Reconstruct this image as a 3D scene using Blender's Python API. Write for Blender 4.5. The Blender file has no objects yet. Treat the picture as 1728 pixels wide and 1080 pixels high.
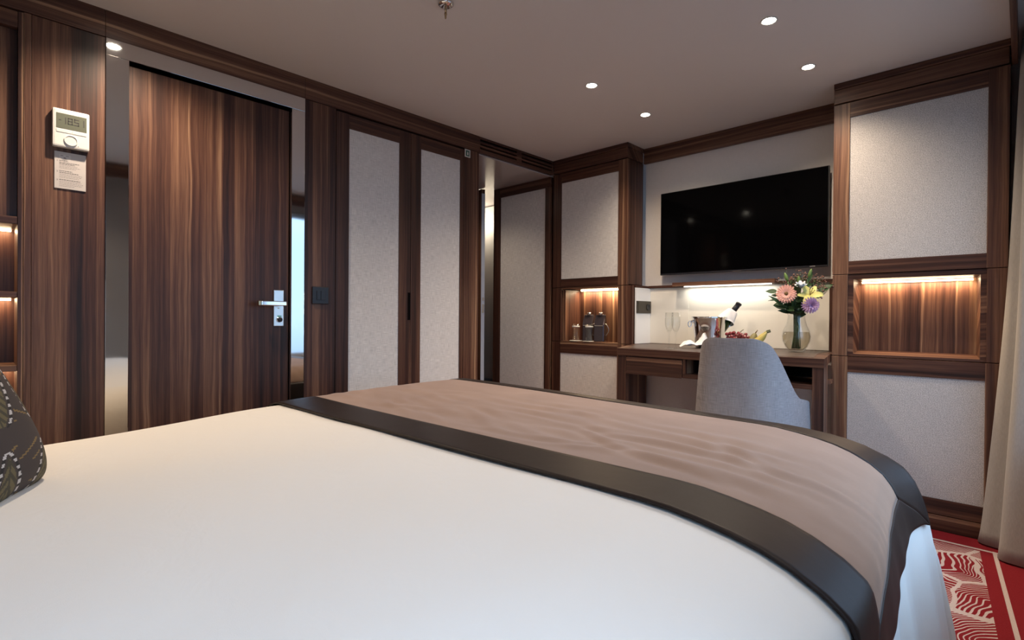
import bpy, bmesh, math, random
from mathutils import Vector, Matrix
random.seed(7)
R = math.radians
scene = bpy.context.scene
col = scene.collection

# ------------------------------------------------------------------ camera
cam_data = bpy.data.cameras.new('camera')
cam_data.sensor_width = 36.0
cam_data.lens = 18.5475
cam_data.clip_start = 0.02
cam = bpy.data.objects.new('camera', cam_data)
col.objects.link(cam)
right = Vector((0.71730, 0.69672, 0.00767))
down = Vector((0.00912, 0.00163, -0.99996))
fwd = Vector((-0.69671, 0.71734, -0.00518))
cm = Matrix.Identity(4)
for i in range(3):
    cm[i][0] = right[i]; cm[i][1] = -down[i]; cm[i][2] = -fwd[i]
cm[0][3], cm[1][3], cm[2][3] = 2.50125, 0.0, 0.91655
cam.matrix_world = cm
scene.camera = cam

# ------------------------------------------------------------------ look
scene.view_settings.view_transform = 'Standard'
scene.view_settings.look = 'None'
scene.view_settings.exposure = 1.08
scene.view_settings.gamma = 1.0
scene.view_settings.use_curve_mapping = False
scene.cycles.max_bounces = 10
scene.cycles.transparent_max_bounces = 16
scene.cycles.caustics_refractive = False
scene.cycles.caustics_reflective = False
scene.cycles.sample_clamp_indirect = 6.0

# ------------------------------------------------------------------ daylight
world = bpy.data.worlds.new('world')
scene.world = world
world.use_nodes = True
wn = world.node_tree
# overcast evening sky: dim at the horizon, several times brighter overhead
_tc = wn.nodes.new('ShaderNodeTexCoord'); _sx = wn.nodes.new('ShaderNodeSeparateXYZ')
wn.links.new(_tc.outputs['Generated'], _sx.inputs[0])
_mr = wn.nodes.new('ShaderNodeMapRange')          # elevation -1..1 to 0..1
wn.links.new(_sx.outputs[2], _mr.inputs[0]); _mr.inputs[1].default_value = -1.0; _mr.inputs[2].default_value = 1.0
_cr = wn.nodes.new('ShaderNodeValToRGB'); _e = _cr.color_ramp.elements
SKY = [(0.40, 0.30), (0.50, 1.25), (0.56, 1.25), (0.875, 3.7)]      # water below, hazy horizon, bright overhead
_e[0].position = SKY[0][0]; _e[0].color = (SKY[0][1],) * 3 + (1,)
_e[1].position = SKY[-1][0]; _e[1].color = (SKY[-1][1],) * 3 + (1,)
for _p, _v in SKY[1:-1]:
    _k = _e.new(_p); _k.color = (_v, _v, _v, 1)
wn.links.new(_mr.outputs[0], _cr.inputs[0])
wn.links.new(_cr.outputs[0], wn.nodes['Background'].inputs[1])
wn.nodes['Background'].inputs[0].default_value = (0.46, 0.675, 1.0, 1)

def portal(x, y0, y1, z0, z1):
    l = bpy.data.lights.new('daylight_portal', 'AREA')
    l.shape = 'RECTANGLE'; l.size = z1 - z0; l.size_y = y1 - y0
    l.cycles.is_portal = True
    o = bpy.data.objects.new('daylight_portal', l); col.objects.link(o)
    o.location = (x, (y0 + y1) / 2, (z0 + z1) / 2)
    o.rotation_euler = (0, R(90), 0)
WIN = [(1.10, 2.70, 0.50, 1.93), (-1.05, 0.45, 0.10, 1.93)]
for (a, b, c, d) in WIN:
    portal(2.70, a, b, c, d)

# ------------------------------------------------------------------ room lamps
WARM = (1.0, 0.80, 0.60)
DOWN_POWER = 17.0
BED_POWER = 30.0

# ================================================================== materials
def new_mat(name):
    m = bpy.data.materials.new(name); m.use_nodes = True
    nt = m.node_tree
    return m, nt, nt.nodes['Principled BSDF']

def N(nt, t, **kw):
    n = nt.nodes.new(t)
    for k, v in kw.items():
        setattr(n, k, v)
    return n

def math_n(nt, op, a, b=None, c=None):
    n = nt.nodes.new('ShaderNodeMath'); n.operation = op
    for i, v in enumerate((a, b, c)):
        if v is None: continue
        if isinstance(v, (int, float)): n.inputs[i].default_value = v
        else: nt.links.new(v, n.inputs[i])
    return n.outputs[0]

def combine(nt, x, y, z):
    n = nt.nodes.new('ShaderNodeCombineXYZ')
    for i, v in enumerate((x, y, z)):
        if isinstance(v, (int, float)): n.inputs[i].default_value = v
        else: nt.links.new(v, n.inputs[i])
    return n.outputs[0]

def noise(nt, vec, scale=1.0, detail=2.0, rough=0.5, dist=0.0):
    n = nt.nodes.new('ShaderNodeTexNoise')
    n.inputs['Scale'].default_value = scale
    n.inputs['Detail'].default_value = detail
    n.inputs['Roughness'].default_value = rough
    n.inputs['Distortion'].default_value = dist
    nt.links.new(vec, n.inputs['Vector'])
    return n.outputs['Fac']

def ramp(nt, fac, stops):
    n = nt.nodes.new('ShaderNodeValToRGB')
    e = n.color_ramp.elements
    e[0].position = stops[0][0]; e[0].color = (*stops[0][1], 1)
    e[1].position = stops[-1][0]; e[1].color = (*stops[-1][1], 1)
    for p, c in stops[1:-1]:
        k = e.new(p); k.color = (*c, 1)
    nt.links.new(fac, n.inputs[0])
    return n.outputs[0]

def mix_col(nt, fac, a, b, mode='MIX'):
    n = nt.nodes.new('ShaderNodeMix'); n.data_type = 'RGBA'; n.blend_type = mode
    for sock, v in ((n.inputs[0], fac), (n.inputs[6], a), (n.inputs[7], b)):
        if isinstance(v, (int, float)): sock.default_value = v
        elif isinstance(v, tuple): sock.default_value = (*v, 1)
        else: nt.links.new(v, sock)
    return n.outputs[2]

def bump(nt, bsdf, h, strength=0.2, dist=0.002):
    b = nt.nodes.new('ShaderNodeBump')
    b.inputs['Strength'].default_value = strength
    b.inputs['Distance'].default_value = dist
    nt.links.new(h, b.inputs['Height'])
    nt.links.new(b.outputs[0], bsdf.inputs['Normal'])

def pos(nt):
    g = nt.nodes.new('ShaderNodeNewGeometry')
    s = nt.nodes.new('ShaderNodeSeparateXYZ')
    nt.links.new(g.outputs['Position'], s.inputs[0])
    return s.outputs[0], s.outputs[1], s.outputs[2], g.outputs['Position']

def simple(name, c, rough=0.5, metal=0.0, spec=0.5, **kw):
    m, nt, b = new_mat(name)
    b.inputs['Base Color'].default_value = (*c, 1)
    b.inputs['Roughness'].default_value = rough
    b.inputs['Metallic'].default_value = metal
    b.inputs['Specular IOR Level'].default_value = spec
    for k, v in kw.items():
        b.inputs[k.replace('_', ' ')].default_value = v
    return m

def walnut(name, axis, off=0.0, red=0.0):
    m, nt, b = new_mat(name)
    x, y, z, p = pos(nt)
    long = {'x': x, 'y': y, 'z': z}[axis]
    o = {'x': (y, z), 'y': (x, z), 'z': (x, y)}[axis]
    c1 = math_n(nt, 'ADD', math_n(nt, 'ADD', o[0], o[1]), off)
    w = noise(nt, combine(nt, math_n(nt, 'MULTIPLY', c1, 7.0), math_n(nt, 'MULTIPLY', long, 2.2), 1.3), 1.0, 2.0)
    c = math_n(nt, 'ADD', c1, math_n(nt, 'MULTIPLY', math_n(nt, 'SUBTRACT', w, 0.5), 0.022))
    n1 = noise(nt, combine(nt, math_n(nt, 'MULTIPLY', c, 16.0), math_n(nt, 'MULTIPLY', long, 0.5), 0.0), 1.0, 2.0)
    n2 = noise(nt, combine(nt, math_n(nt, 'MULTIPLY', c, 75.0), math_n(nt, 'MULTIPLY', long, 0.8), 4.0), 1.0, 4.0, 0.6)
    n3 = noise(nt, combine(nt, math_n(nt, 'MULTIPLY', c, 420.0), math_n(nt, 'MULTIPLY', long, 9.0), 8.0), 1.0, 2.0)
    wob = math_n(nt, 'MULTIPLY', math_n(nt, 'SUBTRACT', noise(nt, combine(nt, 0.0, math_n(nt, 'MULTIPLY', long, 0.0), math_n(nt, 'MULTIPLY', c1, 4.1)), 1.0, 1.0), 0.5), 0.14)
    cell = math_n(nt, 'FLOOR', math_n(nt, 'DIVIDE', math_n(nt, 'ADD', c1, wob), 0.062))
    wh = nt.nodes.new('ShaderNodeTexWhiteNoise'); wh.noise_dimensions = '1D'
    nt.links.new(cell, wh.inputs['W'])
    f = math_n(nt, 'ADD', math_n(nt, 'MULTIPLY', n1, 0.55), math_n(nt, 'MULTIPLY', math_n(nt, 'SUBTRACT', n2, 0.09), 0.62))
    f = math_n(nt, 'ADD', f, math_n(nt, 'MULTIPLY', math_n(nt, 'SUBTRACT', wh.outputs[0], 0.5), 0.24))
    f = math_n(nt, 'ADD', f, math_n(nt, 'MULTIPLY', math_n(nt, 'SUBTRACT', n3, 0.5), 0.20))
    # thin pale sapwood streak along one side of a strip
    fr = math_n(nt, 'FRACT', math_n(nt, 'DIVIDE', math_n(nt, 'ADD', c, wob), 0.124))
    st = math_n(nt, 'MULTIPLY', math_n(nt, 'LESS_THAN', fr, 0.075), 0.26)
    f = math_n(nt, 'ADD', f, math_n(nt, 'MULTIPLY', st, n1))
    r = red
    colr = ramp(nt, f, [(0.30, (0.016 + r * .3, 0.0072, 0.0060)), (0.46, (0.055 + r * .7, 0.0222, 0.0150)),
                        (0.58, (0.099 + r, 0.0445, 0.0280)), (0.70, (0.176 + r, 0.090, 0.054)), (0.86, (0.31 + r, 0.185, 0.11))])
    nt.links.new(colr, b.inputs['Base Color'])
    b.inputs['Roughness'].default_value = 0.42
    b.inputs['Specular IOR Level'].default_value = 0.32
    bump(nt, b, n3, 0.15, 0.0006)
    return m

def weave(name, c, scale=420.0, amt=0.35, slub=0.2, rough=0.9, bstr=0.35, diag=False):
    m, nt, b = new_mat(name)
    x, y, z, p = pos(nt)
    h = math_n(nt, 'ADD', x, y)
    if diag:
        nn = noise(nt, combine(nt, math_n(nt, 'MULTIPLY', math_n(nt, 'ADD', h, z), 190.0), math_n(nt, 'MULTIPLY', math_n(nt, 'SUBTRACT', h, z), 260.0), 0.0), 1.0, 1.0)
        s1 = math_n(nt, 'MULTIPLY', math_n(nt, 'SUBTRACT', nn, 0.5), 3.4); s2 = 1.0
    else:
        s1 = math_n(nt, 'SINE', math_n(nt, 'MULTIPLY', h, scale))
        s2 = math_n(nt, 'SINE', math_n(nt, 'MULTIPLY', z, scale))
    wv = math_n(nt, 'MULTIPLY', s1, s2)
    wv = math_n(nt, 'ADD', math_n(nt, 'MULTIPLY', wv, 0.5), 0.5)
    nh = noise(nt, combine(nt, math_n(nt, 'MULTIPLY', h, 25.0), 0.0, math_n(nt, 'MULTIPLY', z, 420.0)), 1.0, 2.0)
    nv = noise(nt, combine(nt, math_n(nt, 'MULTIPLY', h, 420.0), 3.0, math_n(nt, 'MULTIPLY', z, 25.0)), 1.0, 2.0)
    sl = math_n(nt, 'SUBTRACT', math_n(nt, 'ADD', nh, nv), 1.0)
    f = math_n(nt, 'ADD', math_n(nt, 'MULTIPLY', wv, amt), math_n(nt, 'MULTIPLY', sl, slub * 2.2))
    f = math_n(nt, 'ADD', f, 1.0 - amt * 0.6)
    v = nt.nodes.new('ShaderNodeVectorMath'); v.operation = 'SCALE'
    v.inputs[0].default_value = c
    nt.links.new(f, v.inputs['Scale'])
    nt.links.new(v.outputs[0], b.inputs['Base Color'])
    b.inputs['Roughness'].default_value = rough
    b.inputs['Specular IOR Level'].default_value = 0.15
    bump(nt, b, wv, bstr, 0.0008)
    return m

def emit(name, c, s):
    m, nt, b = new_mat(name)
    b.inputs['Base Color'].default_value = (0.8, 0.8, 0.8, 1)
    b.inputs['Emission Color'].default_value = (*c, 1)
    b.inputs['Emission Strength'].default_value = s
    return m

def glass(name, c=(1, 1, 1), rough=0.0, ior=1.45):
    m, nt, b = new_mat(name)
    b.inputs['Base Color'].default_value = (*c, 1)
    b.inputs['Roughness'].default_value = rough
    b.inputs['Transmission Weight'].default_value = 1.0
    b.inputs['IOR'].default_value = ior
    return m

def thin_glass(name, c=(0.95, 0.97, 0.97), edge=0.55):
    m, nt, b = new_mat(name)
    nt.nodes.remove(b)
    out = nt.nodes['Material Output']
    tr = N(nt, 'ShaderNodeBsdfTransparent'); gl = N(nt, 'ShaderNodeBsdfGlossy')
    tr.inputs[0].default_value = (*c, 1)
    gl.inputs['Roughness'].default_value = 0.02
    lw = N(nt, 'ShaderNodeLayerWeight'); lw.inputs[0].default_value = 0.5
    pw = math_n(nt, 'POWER', lw.outputs['Facing'], 4.0)
    fr_ = math_n(nt, 'ADD', math_n(nt, 'MULTIPLY', pw, edge), 0.035)
    mx = N(nt, 'ShaderNodeMixShader')
    nt.links.new(fr_, mx.inputs[0]); nt.links.new(tr.outputs[0], mx.inputs[1]); nt.links.new(gl.outputs[0], mx.inputs[2])
    nt.links.new(mx.outputs[0], out.inputs[0])
    return m

M = {}
M['wood_z'] = walnut('walnut_vertical', 'z')
M['wood_z2'] = walnut('walnut_vertical_door', 'z', 0.37)
M['wood_x'] = walnut('walnut_along_far_wall', 'x', 0.11)
M['wood_y'] = walnut('walnut_along_left_wall', 'y', 0.23)
M['fabric_panel'] = weave('linen_panel', (0.70, 0.675, 0.65), 900.0, 0.30, 0.30)
M['fabric_coarse'] = weave('coarse_linen_panel', (0.53, 0.505, 0.49), 700.0, 0.85, 0.16, diag=True)
M['chair_fabric'] = weave('grey_upholstery', (0.31, 0.29, 0.295), 2200.0, 0.2, 0.34)
M['dark_gap'] = simple('dark_gap', (0.004, 0.003, 0.003), 0.9, spec=0.05)
M['ceiling'] = simple('ceiling_paint', (0.74, 0.70, 0.67), 0.55)
M['soffit'] = simple('hall_ceiling_lacquer', (0.52, 0.48, 0.46), 0.12)
M['wall_cloth'] = weave('pale_wall_covering', (0.66, 0.625, 0.60), 1200.0, 0.08, 0.06)
M['cream'] = simple('cream_panel', (0.74, 0.71, 0.64), 0.35)
M['white_panel'] = simple('white_panel', (0.80, 0.80, 0.80), 0.3)
M['leather'] = simple('dark_leather', (0.075, 0.052, 0.042), 0.42)
M['black_gloss'] = simple('black_screen', (0.0012, 0.0012, 0.0015), 0.07, spec=0.10)
M['black_plastic'] = simple('black_plastic', (0.010, 0.011, 0.016), 0.4)
M['bronze_plate'] = simple('dark_bronze', (0.055, 0.046, 0.036), 0.4, 0.3)
M['white_plastic'] = simple('white_plastic', (0.64, 0.63, 0.60), 0.35)
M['grey_card'] = simple('grey_card', (0.50, 0.46, 0.44), 0.5)
M['ink'] = simple('black_ink', (0.03, 0.028, 0.028), 0.6)
M['grey_ink'] = simple('grey_ink', (0.22, 0.20, 0.195), 0.6)
M['lcd'] = simple('lcd_green', (0.115, 0.125, 0.095), 0.25)
M['green_sign'] = simple('sign_green', (0.02, 0.10, 0.075), 0.5)
M['nickel'] = simple('satin_nickel', (0.62, 0.60, 0.57), 0.28, 1.0)
M['chrome'] = simple('chrome', (0.80, 0.80, 0.80), 0.08, 1.0)
M['brass'] = simple('aged_brass', (0.40, 0.30, 0.18), 0.25, 1.0)
M['edge_sheen'] = simple('painted_edge_sheen', (0.62, 0.68, 0.78), 0.4, 0.1)  # steel edge: its blue-grey reflection is put into the base colour
M['glass'] = thin_glass('clear_glass', (0.985, 0.99, 0.985), 0.75)
M['thin_glass'] = thin_glass('window_glass')
M['water'] = thin_glass('vase_water', c=(0.80, 0.76, 0.68))
M['velour'] = None
M['curtain'] = None

def steel_mat():
    m, nt, b = new_mat('polished_steel')
    x, y, z, p = pos(nt)
    b.inputs['Base Color'].default_value = (0.66, 0.65, 0.64, 1)
    b.inputs['Metallic'].default_value = 1.0
    b.inputs['Roughness'].default_value = 0.045
    n = noise(nt, combine(nt, math_n(nt, 'MULTIPLY', x, 6.0), math_n(nt, 'MULTIPLY', y, 6.0), math_n(nt, 'MULTIPLY', z, 2.0)), 1.0, 1.0)
    bump(nt, b, n, 0.10, 0.004)
    return m
M['steel'] = steel_mat()

def duvet_mat():
    m, nt, b = new_mat('white_cotton')
    x, y, z, p = pos(nt)
    b.inputs['Base Color'].default_value = (0.80, 0.775, 0.725, 1)
    b.inputs['Roughness'].default_value = 0.85
    b.inputs['Specular IOR Level'].default_value = 0.2
    n = noise(nt, p, 9.0, 4.0, 0.55, 0.6)
    n2 = noise(nt, combine(nt, math_n(nt, 'MULTIPLY', x, 700.0), math_n(nt, 'MULTIPLY', y, 700.0), 0.0), 1.0, 1.0)
    h = math_n(nt, 'ADD', n, math_n(nt, 'MULTIPLY', n2, 0.03))
    bump(nt, b, h, 0.25, 0.010)
    return m
M['duvet'] = duvet_mat()

def velour_mat():
    m, nt, b = new_mat('taupe_velour')
    x, y, z, p = pos(nt)
    n = noise(nt, combine(nt, math_n(nt, 'MULTIPLY', x, 5.0), math_n(nt, 'MULTIPLY', y, 7.0), math_n(nt, 'MULTIPLY', z, 6.0)), 1.0, 4.0, 0.55, 0.6)
    f = noise(nt, p, 900.0, 1.0)
    c = mix_col(nt, n, (0.225, 0.148, 0.110), (0.35, 0.243, 0.185))
    nt.links.new(c, b.inputs['Base Color'])
    b.inputs['Roughness'].default_value = 0.8
    b.inputs['Specular IOR Level'].default_value = 0.1
    b.inputs['Sheen Weight'].default_value = 0.35
    b.inputs['Sheen Roughness'].default_value = 0.4
    b.inputs['Sheen Tint'].default_value = (0.9, 0.75, 0.68, 1)
    h = math_n(nt, 'ADD', n, math_n(nt, 'MULTIPLY', f, 0.06))
    bump(nt, b, h, 0.22, 0.006)
    return m
M['velour'] = velour_mat()

def satin_mat():
    m, nt, b = new_mat('dark_brown_satin')
    x, y, z, p = pos(nt)
    n = noise(nt, p, 14.0, 3.0)
    b.inputs['Base Color'].default_value = (0.021, 0.014, 0.012, 1)
    b.inputs['Roughness'].default_value = 0.46
    b.inputs['Specular IOR Level'].default_value = 0.20
    bump(nt, b, n, 0.2, 0.004)
    return m
M['satin'] = satin_mat()

def curtain_mat():
    m, nt, b = new_mat('greige_curtain')
    x, y, z, p = pos(nt)
    n = noise(nt, combine(nt, math_n(nt, 'MULTIPLY', x, 260.0), math_n(nt, 'MULTIPLY', y, 260.0), math_n(nt, 'MULTIPLY', z, 60.0)), 1.0, 2.0)
    c = mix_col(nt, n, (0.27, 0.25, 0.228), (0.36, 0.335, 0.31))
    nt.links.new(c, b.inputs['Base Color'])
    b.inputs['Roughness'].default_value = 0.85
    b.inputs['Sheen Weight'].default_value = 0.2
    bump(nt, b, n, 0.2, 0.001)
    return m
M['curtain'] = curtain_mat()

def carpet_mat():
    m, nt, b = new_mat('red_leaf_carpet')
    x, y, z, p = pos(nt)
    # leaf field: big cells, each filled with veins fanning in its own direction
    warp = noise(nt, p, 5.0, 2.0)
    wx = math_n(nt, 'ADD', x, math_n(nt, 'MULTIPLY', math_n(nt, 'SUBTRACT', warp, 0.5), 0.10))
    warp2 = noise(nt, combine(nt, y, x, 5.0), 5.0, 2.0)
    wy = math_n(nt, 'ADD', y, math_n(nt, 'MULTIPLY', math_n(nt, 'SUBTRACT', warp2, 0.5), 0.10))
    v = combine(nt, math_n(nt, 'MULTIPLY', wx, 1.5), wy, 0.0)
    vo = N(nt, 'ShaderNodeTexVoronoi'); vo.voronoi_dimensions = '2D'; vo.inputs['Scale'].default_value = 3.7
    nt.links.new(v, vo.inputs['Vector'])
    ve = N(nt, 'ShaderNodeTexVoronoi'); ve.voronoi_dimensions = '2D'; ve.feature = 'DISTANCE_TO_EDGE'; ve.inputs['Scale'].default_value = 3.7
    nt.links.new(v, ve.inputs['Vector'])
    sc = nt.nodes.new('ShaderNodeSeparateColor'); nt.links.new(vo.outputs['Color'], sc.inputs[0])
    ang = math_n(nt, 'MULTIPLY', sc.outputs[0], 6.283)
    k = math_n(nt, 'ADD', math_n(nt, 'MULTIPLY', wx, math_n(nt, 'COSINE', ang)), math_n(nt, 'MULTIPLY', wy, math_n(nt, 'SINE', ang)))
    k = math_n(nt, 'ADD', k, math_n(nt, 'MULTIPLY', vo.outputs['Distance'], 0.10))
    line = math_n(nt, 'SINE', math_n(nt, 'MULTIPLY', k, 430.0))
    line = math_n(nt, 'GREATER_THAN', line, math_n(nt, 'SUBTRACT', 0.85, math_n(nt, 'MULTIPLY', vo.outputs['Distance'], 1.0)))
    edge = math_n(nt, 'LESS_THAN', ve.outputs['Distance'], 0.040)
    pat = math_n(nt, 'MAXIMUM', line, edge)
    # straight borders of the woven field
    yl = math_n(nt, 'ADD', math_n(nt, 'SUBTRACT', x, 2.436), math_n(nt, 'MULTIPLY', math_n(nt, 'SUBTRACT', y, 2.716), 0.099))
    inx = math_n(nt, 'LESS_THAN', yl, -0.045)
    iny = math_n(nt, 'LESS_THAN', y, 2.805)
    field = math_n(nt, 'MULTIPLY', inx, iny)
    pat = math_n(nt, 'MULTIPLY', pat, field)
    bx = math_n(nt, 'MULTIPLY', math_n(nt, 'LESS_THAN', math_n(nt, 'ABSOLUTE', yl), 0.0065), math_n(nt, 'LESS_THAN', y, 2.835))
    by = math_n(nt, 'MULTIPLY', math_n(nt, 'LESS_THAN', math_n(nt, 'ABSOLUTE', math_n(nt, 'SUBTRACT', y, 2.825)), 0.008), math_n(nt, 'LESS_THAN', yl, 0.010))
    pat = math_n(nt, 'MAXIMUM', pat, math_n(nt, 'MAXIMUM', bx, by))
    tuft = noise(nt, p, 260.0, 2.0)
    red = mix_col(nt, tuft, (0.17, 0.010, 0.016), (0.26, 0.020, 0.026))
    wht = mix_col(nt, tuft, (0.42, 0.33, 0.31), (0.66, 0.56, 0.53))
    c = mix_col(nt, pat, red, wht)
    nt.links.new(c, b.inputs['Base Color'])
    b.inputs['Roughness'].default_value = 0.95
    b.inputs['Specular IOR Level'].default_value = 0.1
    bump(nt, b, tuft, 0.5, 0.004)
    return m
M['carpet'] = carpet_mat()

# ================================================================== builders
class MB:
    """collects shapes (world coordinates) into one bmesh, then one object"""
    def __init__(self): self.bm = bmesh.new()
    def box(self, x0, x1, y0, y1, z0, z1, bev=0.0, mi=0):
        t = bmesh.new()
        bmesh.ops.create_cube(t, size=1.0)
        for v in t.verts:
            v.co = Vector((x0 + (v.co.x + .5) * (x1 - x0), y0 + (v.co.y + .5) * (y1 - y0), z0 + (v.co.z + .5) * (z1 - z0)))
        if bev > 0:
            bmesh.ops.bevel(t, geom=list(t.edges), offset=bev, segments=2, profile=0.6, affect='EDGES')
        self.add(t, mi); return self
    def add(self, t, mi=0, mat=None, smooth=False):
        if mat is not None: t.transform(mat)
        mp = {}
        for v in t.verts: mp[v] = self.bm.verts.new(v.co)
        for f in t.faces:
            try:
                nf = self.bm.faces.new([mp[v] for v in f.verts]); nf.material_index = mi; nf.smooth = smooth or f.smooth
            except ValueError: pass
        t.free(); return self
    def poly_prism(self, pts, z0, z1, mi=0, bev=0.0):
        t = bmesh.new()
        vs = [t.verts.new((x, y, z0)) for x, y in pts]
        f = t.faces.new(vs)
        r = bmesh.ops.extrude_face_region(t, geom=[f])
        for v in r['geom']:
            if isinstance(v, bmesh.types.BMVert): v.co.z = z1
        bmesh.ops.recalc_face_normals(t, faces=t.faces)
        if bev > 0: bmesh.ops.bevel(t, geom=list(t.edges), offset=bev, segments=2, profile=0.6, affect='EDGES')
        return self.add(t, mi)
    def lathe(self, prof, c, seg=40, mi=0, mat=None, close=True):
        """prof: list of (r,z); revolve about z axis through c"""
        t = bmesh.new(); rings = []
        for r, z in prof:
            if r < 1e-6: rings.append([t.verts.new((0, 0, z))])
            else: rings.append([t.verts.new((r * math.cos(2 * math.pi * k / seg), r * math.sin(2 * math.pi * k / seg), z)) for k in range(seg)])
        for a, b in zip(rings, rings[1:]):
            for k in range(seg):
                k2 = (k + 1) % seg
                if len(a) == 1 and len(b) == 1: continue
                if len(a) == 1: t.faces.new([a[0], b[k2], b[k]])
                elif len(b) == 1: t.faces.new([a[k], a[k2], b[0]])
                else: t.faces.new([a[k], a[k2], b[k2], b[k]])
        for f in t.faces: f.smooth = True
        bmesh.ops.recalc_face_normals(t, faces=t.faces)
        mm = Matrix.Translation(Vector(c)) @ (mat if mat is not None else Matrix.Identity(4))
        return self.add(t, mi, mm)
    def tube(self, pts, rad, seg=8, mi=0, cap=True):
        pts = [Vector(p) for p in pts]
        rads = rad if isinstance(rad, (list, tuple)) else [rad] * len(pts)
        t = bmesh.new(); rings = []
        up = None
        for i, p in enumerate(pts):
            d = (pts[min(i + 1, len(pts) - 1)] - pts[max(i - 1, 0)]).normalized()
            if up is None:
                up = d.orthogonal().normalized()
            else:
                up = (up - d * up.dot(d))
                up = up.normalized() if up.length > 1e-6 else d.orthogonal().normalized()
            w = d.cross(up)
            rings.append([t.verts.new(p + (up * math.cos(2 * math.pi * k / seg) + w * math.sin(2 * math.pi * k / seg)) * rads[i]) for k in range(seg)])
        for a, b in zip(rings, rings[1:]):
            for k in range(seg):
                f = t.faces.new([a[k], a[(k + 1) % seg], b[(k + 1) % seg], b[k]]); f.smooth = True
        if cap:
            t.faces.new(rings[0][::-1]); t.faces.new(rings[-1])
        bmesh.ops.recalc_face_normals(t, faces=t.faces)
        return self.add(t, mi)
    def ball(self, c, r, mi=0, sub=2, mat=None):
        t = bmesh.new()
        bmesh.ops.create_icosphere(t, subdivisions=sub, radius=1.0)
        for f in t.faces: f.smooth = True
        rr = r if isinstance(r, (tuple, list)) else (r, r, r)
        mm = Matrix.Translation(Vector(c)) @ (mat if mat is not None else Matrix.Identity(4)) @ Matrix.Diagonal((*rr, 1))
        return self.add(t, mi, mm)
    def grid(self, fn, nu, nv, mi=0, smooth=True, mfn=None):
        t = self.bm
        V = [[t.verts.new(fn(i / nu, j / nv)) for j in range(nv + 1)] for i in range(nu + 1)]
        for i in range(nu):
            for j in range(nv):
                f = t.faces.new([V[i][j], V[i + 1][j], V[i + 1][j + 1], V[i][j + 1]])
                f.smooth = smooth; f.material_index = mi if mfn is None else mfn((i + .5) / nu, (j + .5) / nv)
        return self
    def build(self, name, mats, parent=None, base=None, kind=None):
        me = bpy.data.meshes.new(name)
        self.bm.normal_update()
        o = bpy.data.objects.new(name, me); col.objects.link(o)
        if parent is not None:
            off = WLOC[parent.name]
            o.parent = parent
        else:
            if base is None:
                xs = [v.co for v in self.bm.verts]
                base = Vector(((min(v.x for v in xs) + max(v.x for v in xs)) / 2, (min(v.y for v in xs) + max(v.y for v in xs)) / 2, min(v.z for v in xs)))
            off = Vector(base); o.location = off
        WLOC[o.name] = Vector(off)
        for v in self.bm.verts: v.co -= off
        self.bm.to_mesh(me); self.bm.free()
        for m in (mats if isinstance(mats, (list, tuple)) else [mats]): me.materials.append(m)
        if kind: o['kind'] = kind
        return o
WLOC = {}

def solid(o, th, off=-1.0):
    md = o.modifiers.new('thickness', 'SOLIDIFY'); md.thickness = th; md.offset = off
    return o
def bev_mod(o, w=0.003, seg=2):
    md = o.modifiers.new('bevel', 'BEVEL'); md.width = w; md.segments = seg; md.limit_method = 'ANGLE'
    return o
def subsurf(o, n=2):
    md = o.modifiers.new('smooth', 'SUBSURF'); md.levels = n; md.render_levels = n
    return o

def tag(o, label=None, cat=None, group=None, kind=None):
    if label: o['label'] = label
    if cat: o['category'] = cat
    if group: o['group'] = group
    if kind: o['kind'] = kind
    return o
def thing(name, loc, label, cat, group=None):
    o = bpy.data.objects.new(name, None); col.objects.link(o)
    o.empty_display_size = 0.05
    o.location = loc
    WLOC[o.name] = Vector(loc)
    return tag(o, label, cat, group)
def each(name, mat, boxes, parent, bev=0.0):
    for q in boxes: MB().box(*q, bev).build(name, mat, parent)
def box(name, mat, x0, x1, y0, y1, z0, z1, parent=None, bev=0.0, kind=None):
    return MB().box(x0, x1, y0, y1, z0, z1, bev).build(name, mat, parent, kind=kind)
def copy_tree(o, parent=None, loc=None):
    c = o.copy(); col.objects.link(c)
    if parent is not None: c.parent = parent
    if loc is not None: c.location = loc
    WLOC[c.name] = Vector(loc if loc is not None else o.location)
    for ch in list(o.children): copy_tree(ch, c)
    return c
def text_mesh(s, size, mat4, mb, mi=0):
    cu = bpy.data.curves.new('lettering', 'FONT'); cu.body = s; cu.size = size
    cu.align_x = 'LEFT'; cu.extrude = 0.0002
    o = bpy.data.objects.new('lettering', cu); col.objects.link(o)
    dg = bpy.context.evaluated_depsgraph_get()
    me = bpy.data.meshes.new_from_object(o.evaluated_get(dg))
    t = bmesh.new(); t.from_mesh(me)
    bpy.data.objects.remove(o); bpy.data.curves.remove(cu); bpy.data.meshes.remove(me)
    mb.add(t, mi, mat4)
def sstep(a, b, x):
    t = max(0.0, min(1.0, (x - a) / (b - a))); return t * t * (3 - 2 * t)

# ================================================================== the setting
CH = 2.067     # ceiling height
CL = 1.965     # underside of the cornice
XR = 2.66      # glazed right wall
YL = 2.998     # front plane of the left cabinet
YR = 2.951     # front plane of the right cabinet
YW = 3.22      # far wall behind the desk

MB().box(-1.7, 2.9, -0.75, 3.75, -0.06, 0.0).build('floor', M['carpet'], kind='structure')
MB().box(-1.75, 2.9, -0.75, 3.75, CH, CH + 0.05).build('ceiling', M['ceiling'], kind='structure')
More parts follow.
